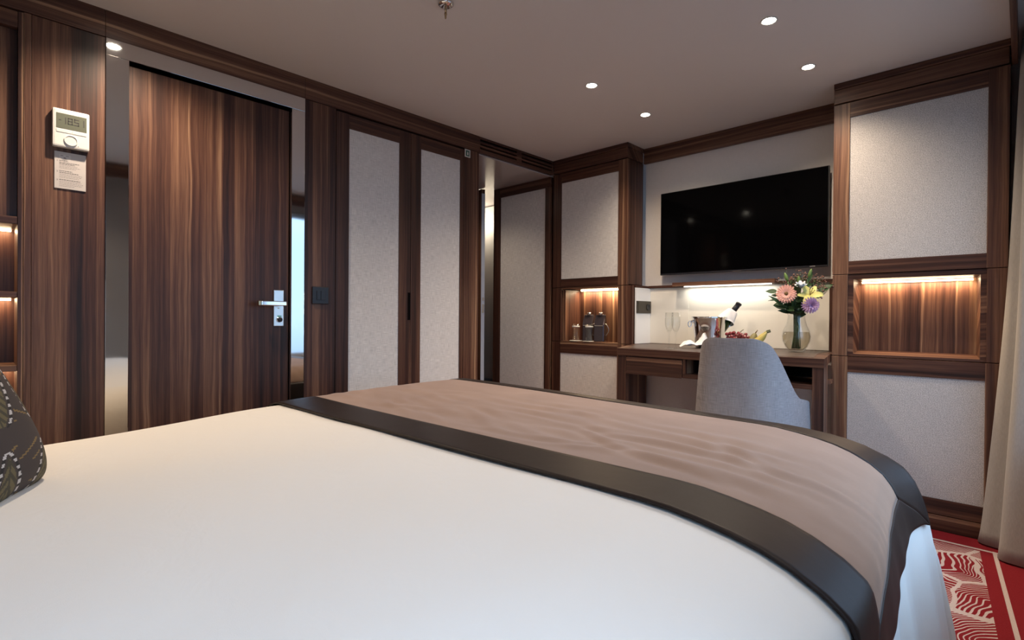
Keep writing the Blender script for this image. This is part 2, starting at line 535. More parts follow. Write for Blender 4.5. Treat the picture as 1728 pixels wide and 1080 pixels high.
# left wall: panel beside the shelf, panel with the switch, stile at the hall
wl = MB()
wl.box(-0.66, -0.64, -0.62, 2.16, 0, CH - .001)  # unseen backing slab, added to stop daylight leaking round the door
wl.box(-0.10, 0.0, 0.132, 0.1515, 0, CL - .002, .001)
wl.box(-0.10, -0.001, 0.1525, 0.358, 0, CL - .002, .001)
wl.box(-0.10, 0.0, 1.131, 1.290, 0, CL - .002, .001)
wl.box(-0.10, 0.0, 2.1405, 2.263, 0, CL - .002, .001)
wl.build('wall_left', M['wood_z'], kind='structure')
tr = MB(); 
for a, b in ((-0.60, 0.3575), (0.3585, 1.1295), (1.1305, 2.2625)):
    tr.box(-0.10, 0.002, a, b, CL, CH, .001)
tr.build('trim_1', M['wood_y'], kind='structure')
MB().box(-0.66, 2.75, -0.62, -0.57, 0, CH).build('wall_back', M['wood_z'], kind='structure')
MB().box(-1.75, 0.64, 3.42, 3.46, 0, CH).box(0.64, 2.75, YW, YW + .06, 0, CH).build('wall_far', M['wall_cloth'], kind='structure')
# right wall with two openings
wr = MB()
w1, w2 = WIN
wr.box(XR, XR + .10, -0.62, w2[0], 0, CH)
wr.box(XR, XR + .10, w2[1], w1[0], 0, CH)  # unseen pier, added between the openings so the steel jamb reflects grey
wr.box(XR, XR + .10, w1[1], YW, 0, CH)
for a, b, c, d in WIN:
    wr.box(XR, XR + .10, a, b, 0, c); wr.box(XR, XR + .10, a, b, d, CH)
wr.build('wall_right', simple('right_wall_panel', (0.34, 0.33, 0.33), 0.6), kind='structure')
for k, (a, b, c, d) in enumerate(WIN):
    f = MB()
    f.box(XR - .012, XR + .06, a, a + .05, c, d).box(XR - .012, XR + .06, b - .05, b, c, d)
    f.box(XR - .012, XR + .06, a + .05, b - .05, c, c + .05).box(XR - .012, XR + .06, a + .05, b - .05, d - .05, d)
    mid = (a + b) / 2
    f.box(XR - .008, XR + .055, mid - .03, mid + .03, c + .05, d - .05)
    w = f.build('window_%d' % (k + 1), simple('window_frame_%d' % k, (0.22, 0.20, 0.19), 0.4), kind='structure')
    for p0, p1 in ((a + .05, mid - .03), (mid + .03, b - .05)):
        MB().box(XR + .02, XR + .026, p0, p1, c + .05, d - .05).build('pane', M['thin_glass'], w)
# pelmet board in front of the curtains and the right cornice
MB().box(2.456, 2.474, -0.56, YR - .004, 1.955, CH, .002).build('trim_2', M['wood_y'], kind='structure')
# sill
MB().box(2.56, XR - .013, 1.05, 2.70, 0.46, 0.49, .003).build('trim_3', M['cream'], kind='structure')
# cornice over the television wall
MB().box(0.632, 1.822, YW - .022, YW - .001, CL, CH, .002).build('trim_4', M['wood_x'], kind='structure')

# ------------------------------------------------------------------ hall alcove
MB().box(-1.65, -0.022, 2.20, 3.42, 1.958, 1.99).build('trim_5', M['soffit'], kind='structure')
wh_ = MB()
wh_.box(-1.70, -1.65, 2.10, 3.42, 0, CH)              # end of the hall
wh_.box(-1.65, -0.10, 2.10, 2.14, 0, 1.957)           # near side, behind the wardrobe
wh_.box(-0.627, -0.555, YL, YL + .06, 0, 1.957)         # door jamb
wh_.box(-1.65, -1.29, YL, YL + .06, 0, 1.957)
wh_.build('wall_hall', M['wood_z'], kind='structure')
bw = MB(); bw.box(-1.65, -0.60, 3.40, 3.415, 0.34, 1.95)
bw.build('wall_bathroom', M['cream'], kind='structure')
MB().box(-1.65, -0.60, 3.36, 3.399, 0.0, 0.32, .004).build('baseboard_bathroom', M['wood_x'], kind='structure')
hd = MB().box(-0.62, 0, -0.0175, 0.0175, 0.006, 1.950, .001)
def leaf_mat():
    t = Matrix.Translation((-1.262, 2.985, 0)) @ Matrix.Rotation(R(-8.0), 4, 'Z') @ Matrix.Translation((0.62, 0, 0))
    return t
def xf(mb, mat):
    mb.bm.transform(mat); return mb
d2 = xf(hd, leaf_mat()).build('door_2', M['wood_z'], kind='structure')
ed = xf(MB().box(0.0005, 0.003, -0.0165, 0.0165, 0.008, 1.915), leaf_mat()); ed.build('edge_plate', M['edge_sheen'], d2)
lk = xf(MB().box(0.0032, 0.006, -0.010, 0.010, 0.95, 1.02).box(0.0032, 0.006, -0.007, 0.007, 1.05, 1.075), leaf_mat())
lk.build('lock_plate', M['chrome'], d2)
lp = bpy.data.lights.new('bathroom_lamp', 'POINT'); lp.energy = 1.6; lp.color = (1, .88, .72); lp.shadow_soft_size = .05
lo = bpy.data.objects.new('bathroom_lamp', lp); col.objects.link(lo); lo.location = (-1.15, 3.25, 1.80)

# tall fabric-faced cabinet door in the hall
hc = thing('hall_cabinet', (-0.28, 3.1, 0), 'tall linen-faced walnut cabinet in the entry hall behind the corner', 'cabinet')
MB().box(-0.554, -0.02, YL + .012, 3.40, 0.0, 1.956).build('body', M['wood_z'], hc)
each('rail', M['wood_x'], [(-0.553, -0.021, YL - .006, YL + .011, 1.882, 1.956), (-0.49, -0.075, YL - .006, YL + .011, 0.02, 0.12)], hc, .002)
each('stile', M['wood_z'], [(-0.069, -0.021, YL - .006, YL + .011, 0.02, 1.881), (-0.553, -0.545, YL - .006, YL + .011, 0.02, 1.881)], hc, .001)
MB().box(-0.5445, -0.07, YL + .001, YL + .0118, 0.12, 1.881).build('fabric_panel', M['fabric_panel'], hc)

# ------------------------------------------------------------------ built-in shelf by the bed
sh = thing('wall_shelf', (-0.08, -0.2, 0), 'lit walnut wall shelf with niches at the left edge beside the bed', 'shelf')
MB().box(-0.20, -0.19, -0.55, 0.131, 0.0, CL - .004).build('back_panel', M['wood_z'], sh)
each('side_panel', M['wood_z'], [(-0.19, -0.002, 0.117, 0.131, 0.0, CL - .004), (-0.19, -0.002, -0.549, -0.535, 0.0, CL - .004)], sh, .001)
each('shelf_board', M['wood_y'], [(-0.189, -0.004, -0.534, 0.1165, z0, z1) for z0, z1 in ((1.226, 1.252), (0.972, 0.992), (0.716, 0.736), (0.46, 0.48), (1.905, 1.960))], sh, .0015)
MB().box(-0.189, -0.03, -0.534, 0.1165, 1.2535, 1.904).build('cupboard_front', M['wood_z'], sh)
LEDW = emit('warm_led', (1.0, 0.72, 0.42), 14.0)
for z in (1.224, 0.970, 0.714):
    MB().box(-0.186, -0.176, -0.52, 0.108, z - .006, z).build('led_strip', LEDW, sh)
def led_light(name, loc, sx, sy, power, colr, rot=(0, 0, 0)):
    l = bpy.data.lights.new(name, 'AREA'); l.shape = 'RECTANGLE'; l.size = sx; l.size_y = sy; l.energy = power; l.color = colr
    o = bpy.data.objects.new(name, l); col.objects.link(o); o.location = loc; o.rotation_euler = rot
    return o
for z in (1.216, 0.962, 0.706):
    led_light('shelf_led_glow', (-0.165, -0.2, z), 0.012, 0.62, 0.9, (1, .72, .42))

# ------------------------------------------------------------------ cabin door
fr = thing('door_frame', (0, 0.745, 0), 'polished steel frame around the walnut door', 'door frame')
each('jamb', M['steel'], [(-0.09, 0.003, 0.3595, 0.432, 0, 1.8998), (-0.09, 0.003, 1.066, 1.1295, 0, 1.8998)], fr, .0012)
MB().box(-0.09, 0.003, 0.3595, 1.1295, 1.900, CL - .0015, .0012).build('head', M['steel'], fr)
d1 = MB().box(-0.075, -0.022, 0.4345, 1.0635, 0.004, 1.889, .001).build('door_1', M['wood_z2'], kind='structure')
hdl = thing('door_handle', (-0.02, 1.015, 0.95), 'satin nickel lever handle and long lock plate on the walnut door', 'door handle')
MB().box(-0.0215, -0.0135, 0.992, 1.039, 0.866, 1.036, .0025).build('back_plate', M['nickel'], hdl)
b = MB(); b.tube([(-0.0135, 1.022, 0.972), (0.026, 1.022, 0.972)], 0.010, 14)
b.box(0.020, 0.038, 0.918, 1.032, 0.961, 0.983, .004)
b.build('lever', M['chrome'], hdl)
MB().box(0.0195, 0.0385, 0.905, 0.9175, 0.9605, 0.9835, .003).build('lever_tip', M['brass'], hdl)
rot_y = Matrix.Rotation(R(90), 4, 'Y')
MB().lathe([(0, 0), (.0095, 0), (.0105, .002), (.0105, .010), (.008, .013), (0, .013)], (-0.0135, 1.018, 0.897), 24, mat=rot_y).build('lock_knob', M['black_plastic'], hdl)
MB().lathe([(.0108, 0), (.0135, 0), (.0135, .004), (.0108, .004), (.0108, 0)], (-0.0135, 1.018, 0.897), 24, mat=rot_y).build('lock_collar', M['chrome'], hdl)
MB().box(-0.0135, -0.0128, 1.008, 1.028, 0.911, 0.916).build('lock_mark', simple('lock_green', (0.05, 0.30, 0.16), 0.5), hdl)
MB().box(-0.0135, -0.0125, 1.010, 1.018, 0.948, 0.953).build('screw', M['brass'], hdl)

# ------------------------------------------------------------------ wardrobe
wd = thing('wardrobe', (-0.3, 1.715, 0), 'built-in walnut wardrobe with two linen-panelled doors right of the cabin door', 'wardrobe')
b = MB(); b.box(-0.62, -0.030, 1.2915, 2.1385, 0, CL - .004)
b.build('carcass', M['dark_gap'], wd)
def ward_door(y0, y1, p0, p1):
    dd = MB().box(-0.0285, -0.0265, y0, y1, 0.03, 1.955).build('door', M['wood_z'], wd)
    each('stile', M['wood_z'], [(-0.026, -0.001, y0, p0, 0.03, 1.955), (-0.026, -0.001, p1, y1, 0.03, 1.955)], dd, .0015)
    each('rail', M['wood_y'], [(-0.026, -0.0015, p0, p1, 1.882, 1.9545), (-0.026, -0.0015, p0, p1, 0.0305, 0.12)], dd, .001)
    MB().box(-0.0262, -0.006, p0, p1, 0.12, 1.882).build('fabric_panel', M['fabric_panel'], dd)
    return dd
dA = ward_door(1.2935, 1.7455, 1.365, 1.669)
dB = ward_door(1.7485, 2.1375, 1.816, 2.110)
MB().box(-0.0012, 0.0012, 1.729, 1.7455, 0.897, 1.052, .0005).build('pull_shade', M['dark_gap'], dA)  # flat strip; its near-black colour paints the shade of the pull recess
# little sign at its top right corner
sg = thing('safety_sign', (0.001, 2.164, 1.917), 'small white and green square safety sign at the wardrobe top corner', 'sign')
MB().box(0.0005, 0.0022, 2.142, 2.187, 1.912, 1.960, .0006).build('plate', M['white_plastic'], sg)
MB().box(0.0022, 0.0028, 2.150, 2.179, 1.918, 1.954).build('green_field', M['green_sign'], sg)
MB().box(0.0028, 0.0032, 2.160, 2.170, 1.925, 1.941).box(0.0028, 0.0032, 2.1625, 2.1675, 1.941, 1.947).build('figure', M['white_plastic'], sg)

# ------------------------------------------------------------------ vent over the hall opening
vt = thing('air_vent', (0, 2.63, CL), 'slotted walnut air vent grille above the hall opening', 'vent')
MB().box(-0.10, -0.02, 2.2645, 2.9965, CL, CH - .001).build('backing', M['dark_gap'], vt)
b = MB()
zs = [CL, 1.988, 2.0005, 2.0125, 2.0255, 2.0385, 2.0525, CH - .001]
for k in range(0, 8, 2):
    MB().box(-0.019, 0.002, 2.2645, 2.9965, zs[k], zs[k + 1], .0008).build('slat', M['wood_y'], vt)
for a, c in ((2.2645, 2.270), (2.609, 2.657), (2.985, 2.9965)):
    for k in (1, 3, 5): MB().box(-0.0188, 0.0018, a, c, zs[k] + .0001, zs[k + 1] - .0001).build('mullion', M['wood_y'], vt)

# ------------------------------------------------------------------ wall controls
th = thing('thermostat', (0.01, 0.257, 1.515), 'white wall thermostat with green display reading -18.5', 'thermostat')
MB().box(-0.0005, 0.026, 0.205, 0.309, 1.515, 1.651, .006).build('case', M['white_plastic'], th)
b = MB(); b.box(0.0255, 0.0268, 0.215, 0.300, 1.580, 1.634, .0004)
b.build('display', M['lcd'], th)
b = MB()
def seg7(b, y, z, h, w, ch, t=.0022, x0=.0268, x1=.0273):
    S = {'1': 'bc', '8': 'abcdefg', '5': 'afgcd', '-': 'g'}[ch]
    hh = h / 2
    q = {'a': (y, y + w, z + h - t, z + h), 'd': (y, y + w, z, z + t), 'g': (y, y + w, z + hh - t / 2, z + hh + t / 2),
         'f': (y, y + t, z + hh, z + h), 'e': (y, y + t, z, z + hh), 'b': (y + w - t, y + w, z + hh, z + h), 'c': (y + w - t, y + w, z, z + hh)}
    for s in S: b.box(x0, x1, *q[s])
for ch, yy in (('-', .222), ('1', .229), ('8', .247), ('5', .265)):
    seg7(b, yy, 1.598, .023, .0135 if ch != '-' else .007, ch, .0028)
b.box(.0268, .0273, .2620, .2642, 1.598, 1.6002)
b.box(.0268, .0273, .291, .2935, 1.598, 1.622)
b.build('digits', M['ink'], th)
each('key', M['white_plastic'], [(0.0255, 0.0275, 0.2155, 0.2575, 1.566, 1.577), (0.0255, 0.0275, 0.2585, 0.2995, 1.566, 1.577)], th, .0008)
ring = MB().lathe([(.0195, 0), (.0195, .0035), (.0180, .0042), (.0165, .0042), (.0160, .0020), (0, .0020)], (0.0258, 0.256, 1.541), 36, mat=rot_y)
dial_o = ring.build('dial', M['white_plastic'], th)
for q in dial_o.data.polygons: q.use_smooth = False
each('dial_mark', M['grey_ink'], [(.0258, .0263, .236, .239, 1.524, 1.526), (.0258, .0263, .275, .278, 1.523, 1.526)], th)

pl = thing('instruction_plate', (0.004, 0.257, 1.366), 'grey card of numbered printed instructions below the thermostat', 'notice')
b = MB().box(-0.0005, 0.003, 0.2125, 0.3015, 1.369, 1.502, .0012)
wallT = lambda y, z: Matrix(((0, 0, 1, 0.0031), (1, 0, 0, y), (0, 1, 0, z), (0, 0, 0, 1)))
for n_, z in (('1', 1.466), ('2', 1.428), ('3', 1.397)):
    text_mesh(n_, .0075, wallT(.2185, z), b, 1)
def wordline(b, z, y0, y1, h, mi):
    y = y0
    while y < y1:
        w = random.uniform(.003, .008); e = min(y + w, y1)
        b.box(.0029, .0032, y, e, z, z + h, 0, mi); y = e + .0012
for z, e in ((1.469, .250), (1.4625, .283), (1.4575, .270), (1.432, .262), (1.426, .281), (1.4005, .285)):
    wordline(b, z, .226, e, .0020, 1)
for z, e in ((1.4525, .277), (1.4475, .285), (1.4425, .272), (1.420, .291), (1.4145, .288), (1.409, .283), (1.3945, .288), (1.389, .293), (1.3835, .290), (1.378, .268)):
    wordline(b, z, .226, e, .0015, 2)
b.box(.0028, .0031, .226, .258, 1.474, 1.492, 0, 3)
for q in ((.229, .237, 1.487, 1.489), (.244, .252, 1.487, 1.489), (.238, .245, 1.478, 1.482)): b.box(.003, .0033, *q, 0, 2)
b.build('card', [M['grey_card'], M['ink'], M['grey_ink'], simple('faded_logo_patch', (0.58, 0.54, 0.52), .5)], pl)

sw = thing('light_switch', (0.004, 1.21, 0.972), 'black square light switch on the panel right of the cabin door', 'switch')
MB().box(0.0002, 0.009, 1.168, 1.253, 0.974, 1.060, .004).build('plate', M['black_plastic'], sw)
for a in (1.189, 1.211):
    MB().box(0.009, 0.0125, a, a + .0205, 0.995, 1.040, .0012).build('rocker', M['black_plastic'], sw)

# ------------------------------------------------------------------ far wall cabinets
def cornice_box(par, x0, x1, y0, y1):
    MB().box(x0, x1, y0, y1, CL + .004, CH - .0305, .002).build('cornice', M['wood_x'], par)
    MB().box(x0, x1 + .006, y0 - .006, y1, CH - .03, CH - .0005, .003).build('crown_strip', M['wood_x'], par)

lc = thing('display_cabinet', (0.32, 3.1, 0), 'walnut cabinet with lit niche left of the television and desk', 'cabinet')
MB().box(0.004, 0.620, 3.20, 3.215, 0.0, CL).build('back_panel', M['wood_z'], lc)
each('side_panel', M['wood_z'], [(0.004, 0.034, YL + .022, 3.199, 0.0, CL), (0.600, 0.630, YL + .022, 3.199, 1.141, CL), (0.634, 0.668, YL + .022, 3.199, 0.0, 1.118)], lc, .001)
each('niche_side', M['wood_z'], [(0.567, 0.633, YL + .022, 3.199, 0.745, 1.118), (0.035, 0.109, YL + .022, 3.199, 0.745, 1.118)], lc, .001)
each('niche_board', M['wood_x'], [(0.035, 0.599, YL + .022, 3.199, 1.124, 1.140), (0.035, 0.633, YL + .022, 3.199, 0.722, 0.744)], lc, .001)
def fab_door(parent, x0, x1, z0, z1, px0, px1, pz0, pz1, y, fab, t=.020):
    dd = MB().box(x0, x1, y + t - .0018, y + t, z0, z1).build('door', M['wood_z'], parent)
    t2 = t - .002
    each('stile', M['wood_z'], [(x0, px0, y, y + t2, z0, z1), (px1, x1, y, y + t2, z0, z1)], dd, .0015)
    each('rail', M['wood_x'], [(px0, px1, y + .0005, y + t2, pz1, z1), (px0, px1, y + .0005, y + t2, z0, pz0)], dd, .001)
    MB().box(px0, px1, y + .006, y + t2, pz0, pz1).build('fabric_panel', fab, dd)
    return dd
fab_door(lc, 0.004, 0.634, 1.135, CL - .003, 0.080, 0.564, 1.196, 1.892, YL, M['fabric_panel'])
# niche surround stiles, then the low door
each('niche_stile', M['wood_z'], [(0.004, 0.084, YL + .001, YL + .021, 0.7465, 1.1315), (0.566, 0.676, YL + .001, YL + .021, 0.7465, 1.1315)], lc, .0015)
each('niche_lip', M['wood_x'], [(0.084, 0.566, YL + .001, YL + .0215, 1.121, 1.1315), (0.084, 0.566, YL + .001, YL + .0215, 0.7465, 0.7505)], lc, .001)
fab_door(lc, 0.004, 0.672, 0.07, 0.743, 0.080, 0.564, 0.14, 0.662, YL - .002, M['fabric_panel'])
cornice_box(lc, 0.004, 0.630, YL, 3.199)
MB().box(0.004, 0.66, YL + .02, 3.19, 0.0, 0.066).build('plinth', M['wood_x'], lc)
MB().box(0.125, 0.560, 3.182, 3.192, 1.114, 1.122).build('led_strip', emit('niche_led', (1.0, .78, .50), 16.0), lc)
led_light('niche_glow', (0.34, 3.17, 1.108), 0.42, 0.012, 1.7, (1, .74, .45))

rc = thing('tall_cabinet', (2.14, 3.05, 0), 'large walnut cabinet with wide lit niche right of the desk by the curtain', 'cabinet')
MB().box(1.826, 2.452, 3.195, 3.212, 0.0, CL).build('back_panel', M['wood_z'], rc)
each('side_panel', M['wood_z'], [(1.826, 1.850, YR + .022, 3.194, 0.0, CL), (2.428, 2.452, YR + .022, 3.194, 0.0, CL)], rc, .001)
fab_door(rc, 1.823, 2.452, 1.137, CL - .003, 1.891, 2.386, 1.199, 1.891, YR, M['fabric_coarse'])
each('niche_stile', M['wood_z'], [(1.824, 1.888, YR + .001, YR + .021, 0.743, 1.1345), (2.388, 2.452, YR + .001, YR + .021, 0.743, 1.1345)], rc, .0015)
fab_door(rc, 1.823, 2.452, 0.07, 0.740, 1.891, 2.386, 0.137, 0.666, YR - .001, M['fabric_coarse'])
b = MB(); b.box(1.823, 2.452, YR - .004, 3.19, 0.0, 0.0665, .002); b.build('plinth', M['wood_x'], rc)
cornice_box(rc, 1.823, 2.448, YR, 3.19)
# splayed niche lining
b = MB()
t = bmesh.new()
def rect(x0, x1, z0, z1, y): return [t.verts.new(c) for c in ((x0, y, z0), (x1, y, z0), (x1, y, z1), (x0, y, z1))]
r0 = rect(1.888, 2.388, 0.7435, 1.134, YR + .008); r1 = rect(1.911, 2.368, 0.754, 1.112, YR + .010)
r2 = rect(1.911, 2.368, 0.754, 1.112, YR + .016); r3 = rect(1.918, 2.352, 0.770, 1.104, 3.050)
for a, c in ((r0, r1), (r1, r2), (r2, r3)):
    for k in range(4): t.faces.new([a[k], a[(k + 1) % 4], c[(k + 1) % 4], c[k]])
b.add(t); b.build('niche_lining', M['wood_x'], rc)
MB().box(1.915, 2.356, 3.0505, 3.06, 0.766, 1.108).build('niche_back', M['wood_z2'], rc)
MB().box(1.93, 2.340, 3.038, 3.046, 1.094, 1.101).build('led_strip', emit('niche_led_b', (1.0, .76, .48), 12.0), rc)
led_light('niche_glow', (2.135, 3.028, 1.090), 0.40, 0.012, 1.1, (1, .72, .44))

# ------------------------------------------------------------------ desk recess: backsplash, ledge with light, side panel
MB().box(0.690, 0.961, YW - .015, YW - .001, 0.7505, 1.118, .001).build('trim_6', M['cream'], kind='structure')
MB().box(0.9615, 1.755, YW - .012, YW - .001, 0.7505, 1.118, .001).build('trim_9', M['cream'], kind='structure')
MB().box(0.6805, 0.6895, YL + .024, YW - .001, 0.7505, 1.116).build('trim_7', M['white_panel'], kind='structure')
lg = thing('light_ledge', (1.2, 3.19, 1.12), 'thin walnut ledge with a white light strip under the television', 'ledge')
MB().box(0.6805, 1.82, 3.192, YW - .001, 1.1185, 1.134, .001).build('edge_strip', M['wood_x'], lg)
MB().box(0.6345, 0.6795, YL + .03, YW - .001, 1.1185, 1.1335, .001).build('edge_strip', M['wood_y'], lg)
MB().box(0.885, 1.50, 3.13, 3.1915, 1.121, 1.145, .001).build('board', M['wood_x'], lg)
MB().box(0.955, 1.475, 3.150, 3.162, 1.115, 1.1205).build('led_strip', emit('desk_led', (1.0, .95, .86), 2.6), lg)
led_light('ledge_glow', (1.215, 3.160, 1.112), 0.52, 0.014, 0.55, (1, .93, .80))
MB().box(1.7555, 1.822, YW - .03, YW - .001, 0.7505, 1.118, .001).build('trim_8', M['wood_z'], kind='structure')
so = thing('wall_socket', (0.69, 3.12, 0.985), 'dark bronze double wall socket beside the champagne glasses', 'socket')
MB().box(0.6898, 0.698, 3.025, 3.200, 0.950, 1.030, .002).build('plate', M['bronze_plate'], so)
MB().box(0.698, 0.7005, 3.034, 3.105, 0.957, 1.023, .001).build('switch_face', M['bronze_plate'], so)
MB().lathe([(0, .001), (.017, .001), (.020, .004), (.022, .004), (.022, 0), (0, 0)], (0.698, 3.160, 0.990), 28, mat=rot_y).build('outlet', M['black_plastic'], so)

# desk
dk = thing('desk', (1.37, 2.88, 0), 'walnut writing desk with dark leather top under the television', 'desk')
b = MB()
b.poly_prism([(0.857, 2.545), (1.890, 2.545), (1.8205, 2.940), (1.8205, YW - .032), (0.6925, YW - .014), (0.6925, 2.992), (0.679, 2.990)], 0.708, 0.7485, bev=.0015)
b.build('top', M['wood_x'], dk)
MB().poly_prism([(0.90, 2.60), (1.835, 2.60), (1.765, 2.95), (1.765, 3.17), (0.72, 3.17), (0.72, 2.97)], 0.7484, 0.7494).build('leather_inset', M['leather'], dk)
for x0, x1 in ((0.859, 0.912), (1.843, 1.888)):
    pts = [(x0, 2.549), (x1, 2.549), (x1 - .045, 2.80), (x0 - .045, 2.80)] if x0 > 1 else [(x0, 2.549), (x1, 2.549), (x1 - .02, 2.80), (x0 - .03, 2.80)]
    MB().poly_prism(pts, 0.0, 0.7075, bev=.001).build('leg', M['wood_z'], dk)
dr = MB().box(0.9135, 1.2425, 2.549, 2.567, 0.612, 0.704, .0015).build('drawer', M['wood_x'], dk)
MB().box(0.9135, 1.2425, 2.5455, 2.5485, 0.6085, 0.619, .001).build('finger_lip', M['wood_x'], dr)
MB().box(1.2445, 1.842, 2.551, 2.90, 0.611, 0.632, .001).build('shelf', M['wood_x'], dk)
MB().box(1.2435, 1.2600, 2.553, 2.90, 0.6325, 0.7075).build('divider', M['wood_z'], dk)
MB().box(0.92, 1.2430, 2.57, 2.90, 0.612, 0.707).build('drawer_box', M['dark_gap'], dk)
MB().box(1.2605, 1.79, 2.90, 2.915, 0.60, 0.707).build('back_board', M['dark_gap'], dk)

# television
tv = thing('television', (1.27, 3.18, 1.2), 'wide black flat television mounted on the pale wall above the desk', 'television')
MB().box(0.784, 1.757, 3.160, 3.178, 1.198, 1.732, .003).build('bezel', M['black_plastic'], tv)
MB().box(0.789, 1.752, 3.1585, 3.1602, 1.209, 1.728).build('screen', M['black_gloss'], tv)
MB().box(1.0, 1.55, 3.179, YW - .001, 1.28, 1.60, .004).build('wall_mount', M['black_plastic'], tv)
b = MB(); b.box(1.668, 1.694, 3.1588, 3.1598, 1.2015, 1.2050); b.build('maker_mark', simple('silver_mark', (.30, .28, .28), .5), tv)
MB().box(1.255, 1.305, 3.1588, 3.1600, 1.1990, 1.2015).build('sensor_bar', simple('sensor_bar', (.10, .08, .07), .4), tv)

# ================================================================== bed
bd = thing('bed', (1.4, 0.65, 0), 'wide double bed under the white duvet', 'bed')
MB().box(0.56, 2.20, -0.50, 1.66, 0.05, 0.30, .02).build('base', simple('bed_base', (.10, .08, .07), .8), bd)
MB().box(0.56, 2.20, -0.50, 1.66, 0.302, 0.540, .05).build('mattress', simple('mattress_ticking', (.7, .69, .66), .9), bd)
MB().box(0.30, 2.50, -0.568, -0.51, 0.0, 1.15, .01).build('headboard', M['fabric_panel'], bd)

PROF = [(0, 0), (.05, .002), (.10, .008), (.15, .016), (.19, .025), (.23, .039), (.27, .060), (.295, .080), (.315, .107), (.332, .145), (.343, .18), (.352, .22), (.363, .28), (.378, .38), (.392, .47), (.402, .545)]
def make_prof(sx, extra=0.0):
    P = [(a * sx, c) for a, c in PROF]
    L = [0.0]
    for (a, c), (e, f) in zip(P, P[1:]): L.append(L[-1] + math.hypot(e - a, f - c))
    def fn(d):
        if d <= 0: return 0.0, 0.0
        for i in range(len(L) - 1):
            if d <= L[i + 1]:
                k = (d - L[i]) / (L[i + 1] - L[i])
                return P[i][0] + k * (P[i + 1][0] - P[i][0]), P[i][1] + k * (P[i + 1][1] - P[i][1])
        return P[-1][0], P[-1][1]
    def inv(drop):
        for i in range(len(L) - 1):
            if P[i + 1][1] >= drop:
                k = (drop - P[i][1]) / (P[i + 1][1] - P[i][1]); return L[i] + k * (L[i + 1] - L[i])
        return L[-1]
    return fn, inv, L[-1]
PR, PR_inv, PR_len = make_prof(1.0)
PLf, PL_inv, PL_len = make_prof(0.55)
PF, PF_inv, PF_len = make_prof(0.45)
XL0, YF0 = 0.590, 1.640
def xr0(y): return 2.045 - 0.10 * sstep(0.75, 1.70, y)
def ztop(x, y):
    lf = 1 - sstep(0.40, 1.5, x)
    return 0.606 - 0.060 * lf * (1 - sstep(-0.1, 1.15, y)) + 0.010 * lf * sstep(0.9, 1.5, y) + 0.004 * math.sin(3.1 * x + 1.0) * math.sin(2.7 * y)
def bed_pt(u, v, off=0.0):
    """u: distance across the bed along the cloth, v: along the bed"""
    yy = min(v, YF0)
    dy, qy = PF(v - YF0)
    a = xr0(min(v, 1.75))
    if u > a:
        dx, qx = PR(u - a)
        dx -= (1 - sstep(0.75, 1.70, v)) * max(0.0, dx - .30) * .75      # the side falls steeper away from the foot
        x = a + dx
    elif u < XL0: dx, qx = PLf(XL0 - u); x = XL0 - dx
    else: dx, qx = 0, 0; x = u
    y = yy + dy
    mn, mx = min(qx, qy), max(qx, qy)
    z = ztop(min(max(x, .4), 2.4), min(y, 1.7)) - mx - 0.25 * mn
    fl = 0.30 * min(mn, 0.10)
    x += fl if u > a else (-fl if u < XL0 else 0)
    y += fl * 0.8
    p = Vector((x, y, z))
    return p
def bed_off(u, v, off):
    e = .004
    p = bed_pt(u, v)
    n = (bed_pt(u + e, v) - bed_pt(u - e, v)).cross(bed_pt(u, v + e) - bed_pt(u, v - e))
    if n.length < 1e-12: n = Vector((0, 0, 1))
    n.normalize()
    if n.z < -.2: n = -n
    return p + n * off
def drape_folds(u, v):
    """soft vertical folds on the hanging sides of the duvet"""
    a = xr0(min(v, 1.75))
    k = 0.0
    if u > a: k = sstep(.30, .75, u - a) * (0.010 * math.sin(v * 23.0) + .006 * math.sin(v * 41 + 1))
    return k
UL, UH = XL0 - PL_len, 2.045 + PR_len
dv = MB()
def duv(i, j):
    v = -0.40 + j * (YF0 + PF_len + 0.40)
    u = UL + i * (xr0(min(v, 1.75)) + PR_len - UL)
    p = bed_off(u, v, 0.0)
    p.x += drape_folds(u, v)
    p.z += 0.0022 * math.sin(9 * u + 3.0 * math.sin(4 * v)) * math.sin(7 * v + 2 * math.sin(3 * u)) * (1 - sstep(1.9, 2.2, u))
    return p
dv.grid(duv, 150, 130)
du = solid(dv.build('duvet', M['duvet']), 0.012, -1.0)
tag(du, 'smooth white duvet covering the whole bed', 'duvet')

# runner across the foot of the bed: velour centre and satin border
BW = 0.140
RV0, RV1, BF, BR = 0.775, 1.800, 0.205, 0.088
UR0, UR1 = XL0 - PL_inv(0.21), None
def ru_end(v): return xr0(min(v, 1.75)) + PR_inv(0.215)
random.seed(11)
WR = [(random.uniform(-.55, .25), random.uniform(40, 100), random.uniform(0, 6.28), random.uniform(.45, 2.1), random.uniform(.12, .38), random.uniform(.92, 1.35), random.uniform(.04, .11)) for _ in range(30)]
def wrinkle(u, v):
    h = 0
    for sl, fq, ph, cx, wx, cv, wv in WR:
        t_ = v - cv - sl * (u - cx) - .02 * math.sin(5 * u + ph) - .015 * math.sin(13 * u + 2 * ph)
        g = math.exp(-((u - cx) / wx) ** 2 - (t_ / wv) ** 2)
        h += g * math.sin(fq * t_ + ph)
    return max(-0.0045, (0.0018 + 0.0012 * sstep(.7, 1.3, u)) * h)
